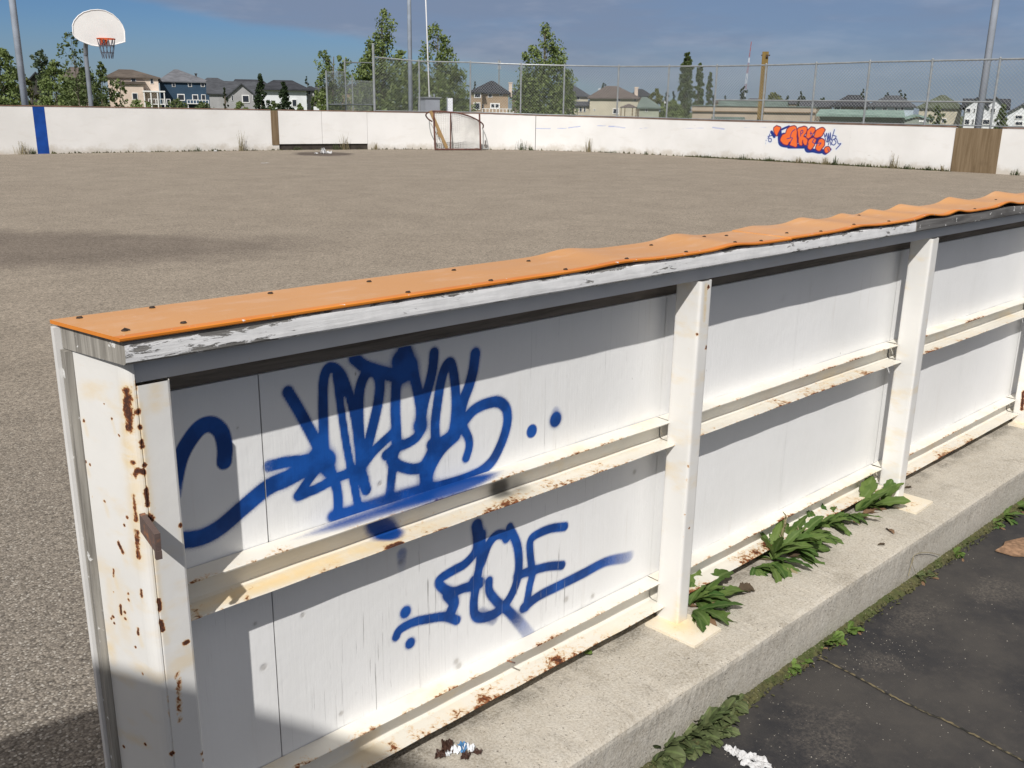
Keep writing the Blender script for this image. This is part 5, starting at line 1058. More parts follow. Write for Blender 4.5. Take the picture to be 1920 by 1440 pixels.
# ------------------------------------------------------------------ houses
ROOFS = {n: m_shingle('shingles_' + n, c) for n, c in (('brown', (.12, .10, .085)), ('grey', (.15, .155, .17)), ('dark', (.045, .048, .056)), ('charcoal', (.075, .08, .09)), ('taupe', (.13, .11, .10)), ('green', (.095, .11, .075)), ('sage', (.15, .19, .17)))}
WALLS = {n: m_siding('siding_' + n, c) for n, c in (('cream', (.64, .53, .44)), ('blue', (.034, .065, .105)), ('grey', (.34, .34, .34)), ('white', (.68, .70, .71)), ('tan', (.33, .25, .17)), ('pale', (.50, .46, .36)), ('palegreen', (.36, .38, .30)), ('brown', (.19, .16, .12)), ('lightblue', (.42, .50, .56)), ('beige', (.42, .35, .27)), ('darkwall', (.07, .065, .06)))}
def house(label, x0, x1, eave, peak, D, wall_, roof, kind='hip', ridge=None, wins=(), depth=9., chims=(), rot=0., porch=None, rails=(), over=.45, name='house', group='houses beyond the rink', ext=()):
    """front wall spans pixel columns x0..x1 at distance D"""
    cx = (x0 + x1) / 2; o, sx, rr = facing(cx, D); ax = [sx, rr, np.array([0, 0, 1.])]
    ct, st = math.cos(rot), math.sin(rot); sx, rr = sx * ct + rr * st, rr * ct - sx * st; ax = [sx, rr, ax[2]]
    def loc_(px, py):
        d = ray(px, py); t = ((o - CAM) @ rr) / (d @ rr); q = CAM + d * t - o; return q @ sx, q[2] + 0.
    root = thing(name, label, 'house' if name == 'house' else 'building', (o[0], o[1], -.4), group)
    ua, ze = loc_(x0, eave); ub, _ = loc_(x1, eave); _, zp = loc_(cx, peak); ze = loc_(cx, eave)[1]
    def seg(ua, ub, ze, zp, kind, ridge, dep, y0=0.):
        b = MB(); b.box((ua, y0, -.4), (ub, y0 + dep, ze), ax=ax, org=(o[0], o[1], 0))
        if kind == 'gable': b.prism([o * (1, 1, 0) + sx * u + rr * (y0 + .0) + (0, 0, z) for u, z in ((ua, ze), (ub, ze), ((ua + ub) / 2, zp - .12))], rr * dep)
        w_ = b.build('wall', WALLS[wall_], root)
        a, c, y1, y2 = ua - over, ub + over, y0 - over, y0 + dep + over; b = MB(); t = .22
        V = lambda u, y, z: o * (1, 1, 0) + sx * u + rr * y + (0, 0, z)
        if kind == 'hip':
            if ridge: r0, r1 = loc_(ridge[0], peak)[0], loc_(ridge[1], peak)[0]
            else: r0 = r1 = (a + c) / 2
            ym = (y1 + y2) / 2
            vs = [V(a, y1, ze), V(c, y1, ze), V(c, y2, ze), V(a, y2, ze), V(r0, ym, zp), V(r1 + .01, ym, zp), V(a, y1, ze - t), V(c, y1, ze - t), V(c, y2, ze - t), V(a, y2, ze - t)]
            b.add(vs, [(0, 1, 5, 4), (1, 2, 5), (2, 3, 4, 5), (3, 0, 4), (6, 7, 1, 0), (7, 8, 2, 1), (8, 9, 3, 2), (9, 6, 0, 3), (9, 8, 7, 6)])
        elif kind == 'side':   # ridge parallel to front
            ym = (y1 + y2) / 2
            b.prism([V(a, y1, ze), V(a, ym, zp), V(a, y2, ze), V(a, y2, ze - t), V(a, y1, ze - t)], sx * (c - a))
        elif kind == 'gable':
            um = (ua + ub) / 2; sl = (zp - ze) / (um - ua); zo = ze - sl * over
            b.prism([V(a, y1, zo), V(um, y1, zp), V(c, y1, zo), V(c, y1, zo - t), V(um, y1, zp - t), V(a, y1, zo - t)], rr * (y2 - y1))
        elif kind == 'flat': b.box((a, y1, ze), (c, y2, zp), ax=ax, org=(o[0], o[1], 0))
        b.build('roof', ROOFS[roof], root)
    seg(ua, ub, ze, zp, kind, ridge, depth)
    for e in ext:
        a_, ea = loc_(e[0], e[2]); b_, _ = loc_(e[1], e[2]); seg(a_, b_, loc_((e[0] + e[1]) / 2, e[2])[1], loc_((e[0] + e[1]) / 2, e[3])[1], e[4], None, 4.5, -1.6)
    for w in wins:
        yo = -.0 if len(w) < 5 else w[4]; a_, z1_ = loc_(w[0], w[1]); b_, z0_ = loc_(w[2], w[3]); b = MB(); b.box((a_, yo - .10, z0_), (b_, yo - .003, z1_), ax=ax, org=(o[0], o[1], 0)); f_ = b.build('window', FRAME, root)
        b = MB(); m_ = max(.07, (b_ - a_) * .12); nb = 1 if (b_ - a_) < 1.4 else 2; ww = (b_ - a_ - m_ * (nb + 1)) / nb
        for q in range(nb): b.box((a_ + m_ + q * (ww + m_), yo - .13, z0_ + m_), (a_ + m_ + q * (ww + m_) + ww, yo - .103, z1_ - m_), ax=ax, org=(o[0], o[1], 0))
        b.build('pane', GLASS, f_)
    for c in chims:
        a_, z1_ = loc_(c[0], c[1]); b_, z0_ = loc_(c[2], c[3]); b = MB(); ym = depth * .4; b.box((a_, ym, z0_ - 1), (b_, ym + .9, z1_), ax=ax, org=(o[0], o[1], 0)); b.box((a_ - .1, ym - .1, z1_), (b_ + .1, ym + 1, z1_ + .15), ax=ax, org=(o[0], o[1], 0)); b.build('chimney', WALLS['cream'] if len(c) < 5 else WALLS[c[4]], root)
    for r in rails:
        a_, z1_ = loc_(r[0], r[1]); b_, z0_ = loc_(r[2], r[3]); b = MB(); n = max(3, int((b_ - a_) / .5)); y_ = -2.6
        b.box((a_, y_, z1_ - .10), (b_, y_ + .1, z1_), ax=ax, org=(o[0], o[1], 0)); b.box((a_, y_, z0_ - .15), (b_, -.005, z0_), ax=ax, org=(o[0], o[1], 0))
        for u in np.linspace(a_, b_ - .09, n): b.box((u, y_ + .01, z0_ + .003), (u + .13, y_ + .08, z1_ - .103), ax=ax, org=(o[0], o[1], 0))
        for u in (a_ + .1, b_ - .25): b.box((u, y_ + .2, -.4), (u + .15, y_ + .35, z0_ - .153), ax=ax, org=(o[0], o[1], 0))
        b.build('balcony', FRAME, root)
    if porch:
        a_, z1_ = loc_(porch[0], porch[1]); b_, z0_ = loc_(porch[2], porch[3]); b = MB(); b.box((a_, -3, z1_ - .25), (b_, -.005, z1_), ax=ax, org=(o[0], o[1], 0))
        for u in np.linspace(a_ + .1, b_ - .3, 4): b.box((u, -2.9, -.4), (u + .2, -2.7, z1_ - .253), ax=ax, org=(o[0], o[1], 0))
        b.build('porch_roof', FRAME, root)
    return root
house('dark walled house mostly hidden behind the shrubs left of the hoop pole', 52, 84, 150, 134, 150, 'darkwall', 'dark', 'gable', depth=10, wins=())
house('grey roofed house glimpsed between the shrubs behind the hoop pole', 118, 165, 148, 124, 190, 'pale', 'taupe', 'hip', ridge=(130, 155))
house('cream two storey house with brown roof and white patio roof, right of the hoop', 201, 296, 144.5, 129, 200, 'cream', 'brown', 'hip', ridge=(222, 248), wins=((245, 146, 256, 159), (281, 147, 288, 157), (247, 174, 259, 187, -1.6), (216, 172, 232, 180)), porch=(267, 170, 311, 200), rails=((277, 185, 319, 195),), ext=((222, 268, 158, 153, 'flat'),))
house('dark blue two storey house with grey pyramid roof', 299, 391, 152.5, 129, 205, 'blue', 'grey', 'hip', ridge=(326, 333), wins=((322, 154, 329, 163), (352, 154, 360, 163), (376, 154, 384, 163), (332, 176, 347, 189), (360, 177, 372, 188), (377, 177, 386, 188)), chims=((366, 138, 370, 146, 'darkwall'),), rails=((350, 187, 391, 194),))
house('low dark roofed house peeping between the blue and the grey gabled houses', 384, 418, 152, 145, 260, 'grey', 'charcoal', 'hip', ridge=(388, 408))
house('dark roofed house behind the grey gabled one', 436, 502, 160, 148, 250, 'white', 'dark', 'hip', ridge=(440, 492))
house('grey stucco house with a front gable over an arched window', 392, 480, 175, 151, 180, 'grey', 'charcoal', 'side', wins=((453, 178, 468, 193, -1.6), (433, 178, 438, 189, -1.6), (473, 178, 478, 190, -1.6)), ext=((427, 480, 178, 156, 'gable'),))
house('white walled house with a broad slate roof behind two spruces', 492, 574, 167, 149, 170, 'white', 'dark', 'hip', ridge=(512, 548), wins=((547, 186, 557, 200),), over=.8)
house('grey side house right of the white one with a small porch', 575, 592, 168, 160, 176, 'grey', 'dark', 'hip', wins=((577, 168, 583, 178), (587, 170, 591, 178)))
house('small grey roofed house behind the backstop', 594, 618, 182, 162, 240, 'pale', 'charcoal', 'side', wins=((600, 190, 606, 198),))
b = MB(); o5, s5, r5 = facing(601, 110); b.box((-.75, 0, -.4), (.75, 3, zpx(601, 200, 110)), ax=[s5, r5, (0, 0, 1)], org=o5); b.box((-.45, -.2, zpx(601, 200, 110) + .003), (.7, 2.4, zpx(601, 196, 110)), ax=[s5, r5, (0, 0, 1)], org=o5)
tag(b.build('garden_shed', WALLS['white'], None, loc=(o5[0], o5[1], -.4)), 'small white shed left of the backstop foot', 'shed')
house('dark roofed house half hidden behind the poplar row', 640, 690, 172, 157, 230, 'tan', 'dark', 'hip', ridge=(655, 680))
house('tan two storey house with a charcoal roof and white balcony', 882, 953, 173.5, 150, 170, 'tan', 'dark', 'hip', ridge=(920, 925), wins=((888, 192, 901, 206, -1.6), (919, 193, 937, 204), (889, 174, 902, 184, -1.6), (915, 174, 923, 183), (936, 174, 943, 180), (903, 195, 907, 204)), chims=((955, 155, 961, 170, 'cream'),), rails=((904, 203, 962, 211),), ext=((882, 904, 174, 172, 'flat'),))
house('dark roofed brown house just right of the tan house', 960, 990, 182, 168, 210, 'brown', 'dark', 'hip', ridge=(965, 985), wins=((966, 190, 972, 197),))
house('dark roofed house with a lower front roof behind the lone big tree', 1035, 1103, 179, 156, 175, 'pale', 'charcoal', 'hip', ridge=(1045, 1072), wins=((1080, 181, 1087, 187), (1080, 200, 1084, 210, -1.6), (1086, 200, 1091, 210, -1.6), (1094, 200, 1098, 210, -1.6)), ext=((1077, 1106, 197, 188, 'side'),))
house('wide cream house with taupe roof and two chimneys', 1106, 1197, 183, 160, 165, 'pale', 'taupe', 'hip', ridge=(1136, 1158), wins=((1158, 184, 1164, 190), (1149, 203, 1160, 214), (1188, 184, 1193, 190), (1113, 204, 1116, 208)), chims=((1122, 167, 1129, 176, 'white'), (1191, 164, 1197, 173, 'cream')))
house('pale green walled house with sage roof right of the wide cream one', 1199, 1236, 201, 181, 160, 'palegreen', 'sage', 'hip', ridge=(1203, 1212), wins=((1210, 204, 1214, 210),))
house('dark hip roofed house behind the cream and pale green ones', 1184, 1222, 180, 166, 210, 'brown', 'dark', 'hip', ridge=(1195, 1205))
# gazebo
o6, s6, r6 = facing(1179, 140); gz_ = thing('gazebo', 'small gazebo with pointed brown roof in front of the wide cream house', 'gazebo', (o6[0], o6[1], -.4)); zt6, ze6 = zpx(1179, 194, 140), zpx(1179, 201, 140)
b = MB(); ring = [o6 * (1, 1, 0) + s6 * 1.2 * math.cos(t) + r6 * 1.2 * math.sin(t) + (0, 0, ze6) for t in np.linspace(0, 2 * PI, 6, endpoint=False)]; b.add(ring + [o6 * (1, 1, 0) + (0, 0, zt6)] + [q - (0, 0, .1) for q in ring], [(i, (i + 1) % 6, 6) for i in range(6)] + [(i, (i + 1) % 6, 7 + (i + 1) % 6, 7 + i) for i in range(6)]); b.build('roof', ROOFS['taupe'], gz_)
for q in ring: b = MB(); q2 = o6 * (1, 1, 0) + (q - o6 * (1, 1, 0)) * (.88, .88, 1); b.tube([(q2[0], q2[1], -.4), (q2[0], q2[1], ze6)], .07, 6); b.build('post', BROWNWOOD, gz_)
# low long buildings
def longbldg(label, x0, x1, top0, D, wall_, fascia, name='low_building'):
    o, sx, rr = facing((x0 + x1) / 2, D); ax = [sx, rr, (0, 0, 1)]; root = thing(name, label, 'building', (o[0], o[1], -.4))
    def l_(px, py): d = ray(px, py); t = ((o - CAM) @ rr) / (d @ rr); q = CAM + d * t - o; return q @ sx, q[2]
    return o, sx, rr, ax, root, l_
o, sx, rr, ax, root, l_ = longbldg('long flat beige school hall behind the yellow post', 1299, 1529, 197, 120, 'beige', 0)
ua, ub = l_(1299, 200)[0], l_(1529, 203)[0]; z1 = l_(1414, 200)[1]; z2 = l_(1414, 209)[1]; z3 = l_(1414, 211)[1]
b = MB(); b.box((ua, 0, -.4), (ub, 14, z3), ax=ax, org=(o[0], o[1], 0)); b.build('wall', WALLS['beige'], root)
b = MB(); b.box((ua - .15, -.25, z3 + .003), (ub + .15, 14.2, z2), ax=ax, org=(o[0], o[1], 0)); b.build('trim', BROWNWOOD, root)
b = MB(); b.box((ua - .1, -.15, z2 + .003), (ub + .1, 14.1, z1), ax=ax, org=(o[0], o[1], 0)); b.build('parapet', WALLS['beige'], root)
b = MB(); b.box((ua - .2, -.3, z1 + .003), (ub + .2, 14.3, z1 + .1), ax=ax, org=(o[0], o[1], 0)); b.box((ua + 2.8, 5, z1 + .103), (ub - 3, 12, z1 + .75), ax=ax, org=(o[0], o[1], 0)); b.build('roof', ROOFS['sage'], root)
a_, zz_ = l_(1334, 220); c_, _ = l_(1397, 220); b = MB(); b.box((a_, -.6, l_(1360, 227)[1]), (c_, -.05, l_(1360, 219)[1]), ax=ax, org=(o[0], o[1], 0)); b.build('bench_box', ROOFS['sage'], root)
o, sx, rr, ax, root, l_ = longbldg('long sage green building with a deep shaded eave, right of the beige hall', 1534, 1746, 210, 110, 'palegreen', 0)
ua, um, ub = l_(1536, 215)[0], l_(1697, 215)[0], l_(1744, 215)[0]; z0, z1, z2 = l_(1640, 222)[1], l_(1640, 216)[1], l_(1640, 210)[1]
b = MB(); b.box((ua, 1.6, -.4), (um, 12, z0 + .1), ax=ax, org=(o[0], o[1], 0)); b.box((um + .01, -.3, -.4), (ub, 12, z1 - .25), ax=ax, org=(o[0], o[1], 0)); wl = b.build('wall', m_siding('siding_sage', (.26, .29, .25)), root)
b = MB(); b.prism([o * (1, 1, 0) + sx * (ua - .3) + rr * y + (0, 0, z) for y, z in ((-.2, z1), (6.5, z2 + .25), (12.5, z1), (12.5, z1 - .2), (-.2, z1 - .2))], sx * (um - ua + .3)); b.prism([o * (1, 1, 0) + sx * u + rr * -.6 + (0, 0, z) for u, z in ((um + .02, z1 - .25), ((um + ub) / 2, z1 + .15), (ub + .4, z1 - .28), (ub + .4, z1 - .45), ((um + ub) / 2, z1 - .05), (um + .02, z1 - .42))], rr * 13); b.build('roof', m_shingle('sage_metal', (.22, .31, .27)), root)
b = MB(); b.box((um + 1.4, -.38, l_(1722, 229)[1]), (um + 2.1, -.303, l_(1722, 225)[1]), ax=ax, org=(o[0], o[1], 0)); b.build('window', FRAME, root)
# right-hand houses
house('brown grey house with dark roof behind the sage building, leftmost of the right group', 1566, 1628, 198, 177, 190, 'brown', 'dark', 'hip', ridge=(1590, 1612), wins=((1564, 199, 1576, 211), (1601, 199, 1605, 203)), over=.9)
house('long low slate roof directly behind the beige hall end', 1502, 1560, 199, 190, 230, 'brown', 'charcoal', 'side')
house('pale blue and white house with grey hip roof, in the middle of the right group', 1628, 1714, 199, 178, 185, 'lightblue', 'charcoal', 'hip', ridge=(1664, 1688), wins=((1634, 200, 1641, 210), (1655, 201, 1663, 210), (1678, 201, 1683, 210), (1689, 201, 1694, 210)))
house('cream house with a mossy green pyramid roof behind the fence', 1724, 1804, 201, 177, 165, 'pale', 'green', 'hip', ridge=(1764, 1772), wins=((1766, 222, 1774, 230), (1728, 202, 1732, 207), (1766, 202, 1772, 207)))
house('bright white house with two dark gables behind the right light pole', 1808, 1888, 203, 184, 160, 'white', 'dark', 'side', wins=((1812, 203, 1820, 211, -1.6), (1857, 203, 1866, 212, -1.6), (1809, 223, 1818, 234, -1.6), (1842, 223, 1856, 234, -1.6), (1823, 223, 1826, 233, -1.6), (1826, 203, 1829, 211, -1.6)), ext=((1812, 1850, 196, 182, 'gable'), (1846, 1886, 197, 181, 'gable')))
house('white gabled house cut by the right edge of the picture', 1890, 1945, 210, 193, 150, 'white', 'charcoal', 'gable', wins=((1903, 215, 1918, 224), (1903, 227, 1918, 236)))
house('faint low roof far away between the radio mast and the beige hall', 1340, 1384, 192, 186, 420, 'brown', 'taupe', 'hip', ridge=(1350, 1372))
house('faint low roof far away just right of the yellow post', 1395, 1440, 193, 184, 420, 'darkwall', 'charcoal', 'hip', ridge=(1405, 1425))
house('faint roof far away in the gap left of the brown grey house', 1460, 1505, 194, 187, 380, 'brown', 'charcoal', 'side')
house('small white gabled house far away between the pale green house and the poplars', 1240, 1256, 192, 184, 330, 'white', 'taupe', 'gable')
# masts
b = MB(); D = 700; o7, s7, r7 = facing(1392, D); root = thing('radio_mast', 'thin red and white guyed radio mast far away left of the yellow post', 'radio mast', (o7[0], o7[1], -.4))
pz0, pz1 = zpx(1395, 190, D), zpx(1402, 78, D); nseg = 14
tp_ = o7 + s7 * (6.5 * D / F_PX)
for cix, nm, mt in ((0, 'red_section', simple('mast_red', (.30, .10, .10), .6)), (1, 'white_section', simple('mast_white', (.62, .62, .66), .6))):
    b = MB()
    for i in range(nseg):
        if (i not in (2, 5, 8, 9, 11, 12, 13)) != bool(cix): continue
        t0, t1 = i / nseg, (i + 1) / nseg; w0, w1 = .8 * (1 - t0) + .16, .8 * (1 - t1) + .16
        c0_ = o7 * (1 - t0) + tp_ * t0; c1_ = o7 * (1 - t1) + tp_ * t1; za, zb_ = -.4 + (pz1 + .4) * t0, -.4 + (pz1 + .4) * t1
        for sg in (-1, 1): b.tube([(*(c0_ + s7 * w0 * sg)[:2], za), (*(c1_ + s7 * w1 * sg)[:2], zb_)], 0.11, 4)
        b.tube([(*(c0_ - s7 * w0)[:2], za), (*(c1_ + s7 * w1)[:2], zb_)], .07, 4); b.tube([(*(c0_ + s7 * w0)[:2], za), (*(c1_ - s7 * w1)[:2], zb_)], .1, 4)
    b.build(nm, mt, root)
D = 380; o8, s8, r8 = facing(935, D); root = thing('cell_tower', 'slim grey antenna mast behind the tan house', 'antenna mast', (o8[0], o8[1], -.4)); zt8 = zpx(935, 112, D)
b = MB(); b.tube([(*o8[:2], -.4), (*o8[:2], zt8)], [.4, .22], 8); b.build('shaft', GALV, root)
for dz in (.4, 2.2): 
    b = MB()
    for t in (0, 2.1, 4.2): q = o8 + s8 * math.cos(t) * .5 + r8 * math.sin(t) * .5; b.box((q[0] - .18, q[1] - .18, zt8 - dz - 1.2), (q[0] + .18, q[1] + .18, zt8 - dz))
    b.build('antenna', simple('antenna_grey', (.4, .42, .45), .5), root)

# ------------------------------------------------------------------ trees
def tree(name, label, cat, px, top, wpx, D, mat, seed, prof, nclump=70, per=26, leafs=.11, trunk=.12, low=None, gap=.0, group=None, lean=0., lob=((0, 1, 1),)):
    """prof: list of (height fraction, half-width fraction)"""
    rnd = random.Random(seed); rs = np.random.default_rng(seed); o, sx, rr = facing(px, D); zt = zpx(px, top, D); H = zt + .4; hw = wpx * 1.06 / 2 / F_PX * D; per = int(per * 1.35); leafs *= 1.12
    root = thing(name, label, cat, (o[0], o[1], -.4), group)
    hf = [p[0] for p in prof]; wf = [p[1] for p in prof]
    b = MB(); tr_top = .86; b.tube(spline([(o[0], o[1], -.4), (o[0] + rnd.uniform(-.1, .1), o[1], H * .35), (o[0] + rnd.uniform(-.15, .15), o[1], H * tr_top)], 5), list(np.linspace(trunk, trunk * .25, 11)), 7)
    C_ = []
    for k in range(nclump):
        h = hf[0] + (1 - hf[0]) * (k + rnd.random()) / nclump; w = float(np.interp(h, hf, wf)) * hw * rnd.choice((1.12, 1.0, .9, .75)); a = rnd.uniform(0, 2 * PI); r = w * (rnd.random() ** .38) * (1 - gap * rnd.random()) * .95
        L_ = lob[k % len(lob)] if len(lob) > 1 and h > .1 else (0, 1, 1); hh_ = h * L_[1]; r = r * L_[2]; off = sx * (L_[0] * hw * min(1, h * 2.2)) + rr * (L_[0] * hw * .5 * math.sin(k % len(lob) * 2.3))
        c = np.array([o[0] + math.cos(a) * r, o[1] + math.sin(a) * r, -.4 + H * hh_]) + off; C_.append((c, h))
        h = hh_
        if k % 3 == 0: z0 = -.4 + H * max(.1, h - .16); b.tube([(o[0], o[1], z0), c], [trunk * .3, trunk * .08], 4)
    b.build('trunk', BARK, root)
    N = nclump * per; cc = np.repeat(np.array([c for c, h in C_]), per, 0); hh = np.repeat(np.array([h for c, h in C_]), per)
    crk = rs.uniform(.55, 1.25, nclump).repeat(per); cr = crk * hw * np.array([max(.14, min(.30, .24 * float(np.interp(h, hf, wf)) + .07)) for h in hh]); dr = rs.normal(0, 1, (N, 3)); dr /= np.linalg.norm(dr, axis=1)[:, None]
    P = cc + dr * (cr * (rs.random(N) ** .45) * (1 + .5 * (rs.random(N) > .93)))[:, None] * np.array([1, 1, 1.05])
    u = rs.normal(0, 1, (N, 3)); u /= np.linalg.norm(u, axis=1)[:, None]; v = np.cross(u, rs.normal(0, 1, (N, 3))); v /= np.linalg.norm(v, axis=1)[:, None]
    s = leafs * rs.uniform(.6, 1.25, N)[:, None]
    Q = np.stack([P - u * s, P - v * s * .6, P + u * s, P + v * s * .6], 1).reshape(-1, 3)
    ok_ = Q[:, 2] > -.4; m = MB(); m.v.append(Q); m.n = len(Q); m.f = [(4 * i, 4 * i + 1, 4 * i + 2, 4 * i + 3) for i in range(N)]; m.m = [0] * N
    m.build('crown', mat, root, fix=False); return root
POP = [(.10, .55), (.25, .95), (.45, 1.0), (.6, .82), (.75, .6), (.9, .33), (1, .08)]
SHR = [(.02, .8), (.3, 1.0), (.6, .9), (.85, .55), (1, .15)]
COLP = [(.02, .8), (.25, 1.0), (.6, 1.0), (.85, .75), (.95, .5), (1, .25)]
TR = 'trees beyond the rink'
tree('poplar_tree', 'smaller poplar behind the backstop, left of the two tall ones', 'tree', 627, 95, 66, 78, LF_A, 1, [(.1, .5), (.3, .9), (.55, 1), (.8, .8), (.93, .5), (1, .15)], 90, 36, .10, group=TR, lob=((-.45, 1, .55), (.45, .93, .55), (0, .6, 1)))
tree('poplar_tree', 'tallest poplar with yellow-green pointed crown, left of the middle light pole', 'tree', 717, 14, 104, 66, LF_A, 2, [(.05, .6), (.2, .95), (.4, 1.0), (.55, .95), (.68, .85), (.85, .6), (1, .15)], 210, 42, .095, .1, group=TR, lob=((.05, 1, .62), (-.62, .60, .42), (.62, .66, .40), (.1, .8, .75), (-.3, .72, .5), (0, .5, 1)))
tree('poplar_tree', 'tall poplar behind the white flagpole and grey cabinet', 'tree', 822, 46, 104, 70, LF_A, 3, [(.05, .8), (.2, 1.0), (.4, .98), (.58, .95), (.75, .8), (.9, .55), (1, .15)], 200, 42, .095, .1, group=TR, lob=((-.1, 1, .6), (.55, .62, .45), (-.65, .66, .36), (.25, .8, .6), (0, .55, 1)))
tree('poplar_tree', 'lone big poplar right of the tan house', 'tree', 1020, 45, 98, 68, LF_A, 4, [(.05, .85), (.2, 1.0), (.4, .98), (.58, .98), (.75, .85), (.88, .65), (1, .2)], 210, 42, .095, .1, group=TR, lob=((.05, 1, .55), (-.45, .80, .5), (.6, .68, .42), (-.6, .55, .45), (.1, .82, .7), (0, .55, 1)))
tree('poplar_tree', 'small dark tree at the right foot of the lone poplar', 'tree', 1066, 152, 34, 80, LF_B, 5, SHR, 40, 30, .10, group=TR)
tree('poplar_tree', 'small round tree between the middle pole and the tall poplar foot', 'tree', 768, 120, 60, 74, LF_B, 36, SHR, 60, 34, .10, group=TR)
tree('shrub', 'green shrub right of the white switch box below the fence', 'shrub', 868, 168, 50, 76, LF_A, 37, SHR, 40, 30, .10, group=TR)
tree('lombardy_poplar', 'tallest of the three columnar poplars', 'tree', 1283, 99, 23, 150, LF_B, 6, COLP, 170, 44, .13, group=TR); tree('lombardy_poplar', 'middle of the three columnar poplars', 'tree', 1308, 119, 16, 150, LF_B, 7, COLP, 140, 40, .12, group=TR); tree('lombardy_poplar', 'shortest and slimmest of the three columnar poplars', 'tree', 1328, 136, 11, 150, LF_B, 8, COLP, 110, 36, .11, group=TR)
tree('shrub', 'broad green bush at the foot of the tallest columnar poplar', 'shrub', 1262, 190, 50, 120, LF_A, 9, SHR, 60, 26, .16, group=TR); tree('shrub', 'yellow-green tree behind the pale green house', 'tree', 1229, 168, 34, 190, LF_D, 10, SHR, 40, 24, .25, group=TR)
tree('spruce_tree', 'left spruce in front of the white house', 'tree', 491, 140, 34, 120, LF_C, 11, [(.02, 1), (.3, .8), (.6, .48), (.85, .2), (1, .03)], 90, 30, .13, group=TR); tree('spruce_tree', 'right spruce in front of the white house', 'tree', 534, 155, 34, 110, LF_C, 12, [(.02, 1), (.3, .8), (.6, .5), (.85, .25), (1, .04)], 60, 36, .13, group=TR)
tree('spruce_tree', 'tiny young spruce in front of the grey gabled house', 'tree', 423, 164, 17, 90, LF_C, 13, [(.02, 1), (.4, .7), (.8, .3), (1, .03)], 30, 20, .07, group=TR); tree('cypress_tree', 'slim dark tree top right of the white house roof', 'tree', 578, 144, 10, 260, LF_C, 14, COLP, 24, 24, .2, group=TR)
for i, (px, tp, w, D, lb) in enumerate(((515, 190, 30, 112, 'dull bush between the two spruces'), (562, 195, 22, 112, 'low bush in front of the white house garage'), (330, 188, 50, 110, 'low hedge in front of the blue house'), (262, 190, 60, 100, 'low hedge in front of the cream house patio'), (380, 192, 40, 110, 'small bush below the blue house balcony'), (450, 192, 36, 110, 'small bush below the grey gabled house'), (590, 180, 18, 130, 'little bush beside the grey side house'), (608, 170, 30, 90, 'thin bush at the left foot of the backstop'), (680, 172, 40, 80, 'low green bush under the tallest poplar'), (975, 176, 26, 90, 'green bush at the left foot of the lone poplar'))):
    tree('shrub', lb, 'shrub', px, tp, w, D, (LF_B, LF_A)[i % 2], 40 + i, SHR, 40, 22, .11, .05, group=TR)
# left mass
tree('leafy_tree', 'dense dark tree at the left edge of the picture', 'tree', 8, 90, 70, 75, LF_A, 60, [(.02, .9), (.3, 1), (.6, .95), (.85, .6), (1, .2)], 110, 40, .11, group=TR)
tree('leafy_tree', 'narrow tree top just right of the left light pole', 'tree', 46, 100, 16, 110, LF_B, 61, SHR, 30, 24, .13, group=TR); tree('leafy_tree', 'pale blue-green round tree behind the shrubs', 'tree', 87, 96, 32, 130, LF_E, 62, [(.3, .4), (.5, .8), (.75, 1), (.9, .7), (1, .3)], 50, 30, .15, group=TR)
tree('tall_shrub', 'tall sparse airy shrub behind the hoop pole', 'shrub', 150, 62, 62, 42, LF_B, 63, [(.1, .5), (.4, .8), (.6, 1.0), (.8, .75), (.92, .5), (1, .3)], 60, 13, .058, .03, group=TR)
tree('tall_shrub', 'dense green shrub between the left light pole and the hoop pole', 'shrub', 108, 118, 66, 45, LF_A, 64, SHR, 80, 34, .062, .04, group=TR); tree('tall_shrub', 'dense dark shrub right behind the hoop pole foot', 'shrub', 165, 128, 66, 44, LF_B, 65, SHR, 80, 34, .06, .04, group=TR)
tree('tall_shrub', 'bushy shrub with stray twigs covering the cream house corner', 'shrub', 196, 118, 44, 46, LF_B, 66, SHR, 50, 30, .06, .03, group=TR); tree('tall_shrub', 'thin loose shrub in front of the cream house', 'shrub', 228, 150, 44, 47, LF_A, 67, SHR, 34, 16, .06, .03, group=TR)
tree('tall_shrub', 'brownish shrub at the foot of the left light pole', 'shrub', 58, 150, 50, 60, LF_D, 68, SHR, 40, 26, .08, .04, group=TR)
tree('tall_shrub', 'low brownish bush between the two left poles', 'shrub', 130, 150, 80, 50, LF_A, 69, SHR, 60, 30, .07, .04, group=TR)
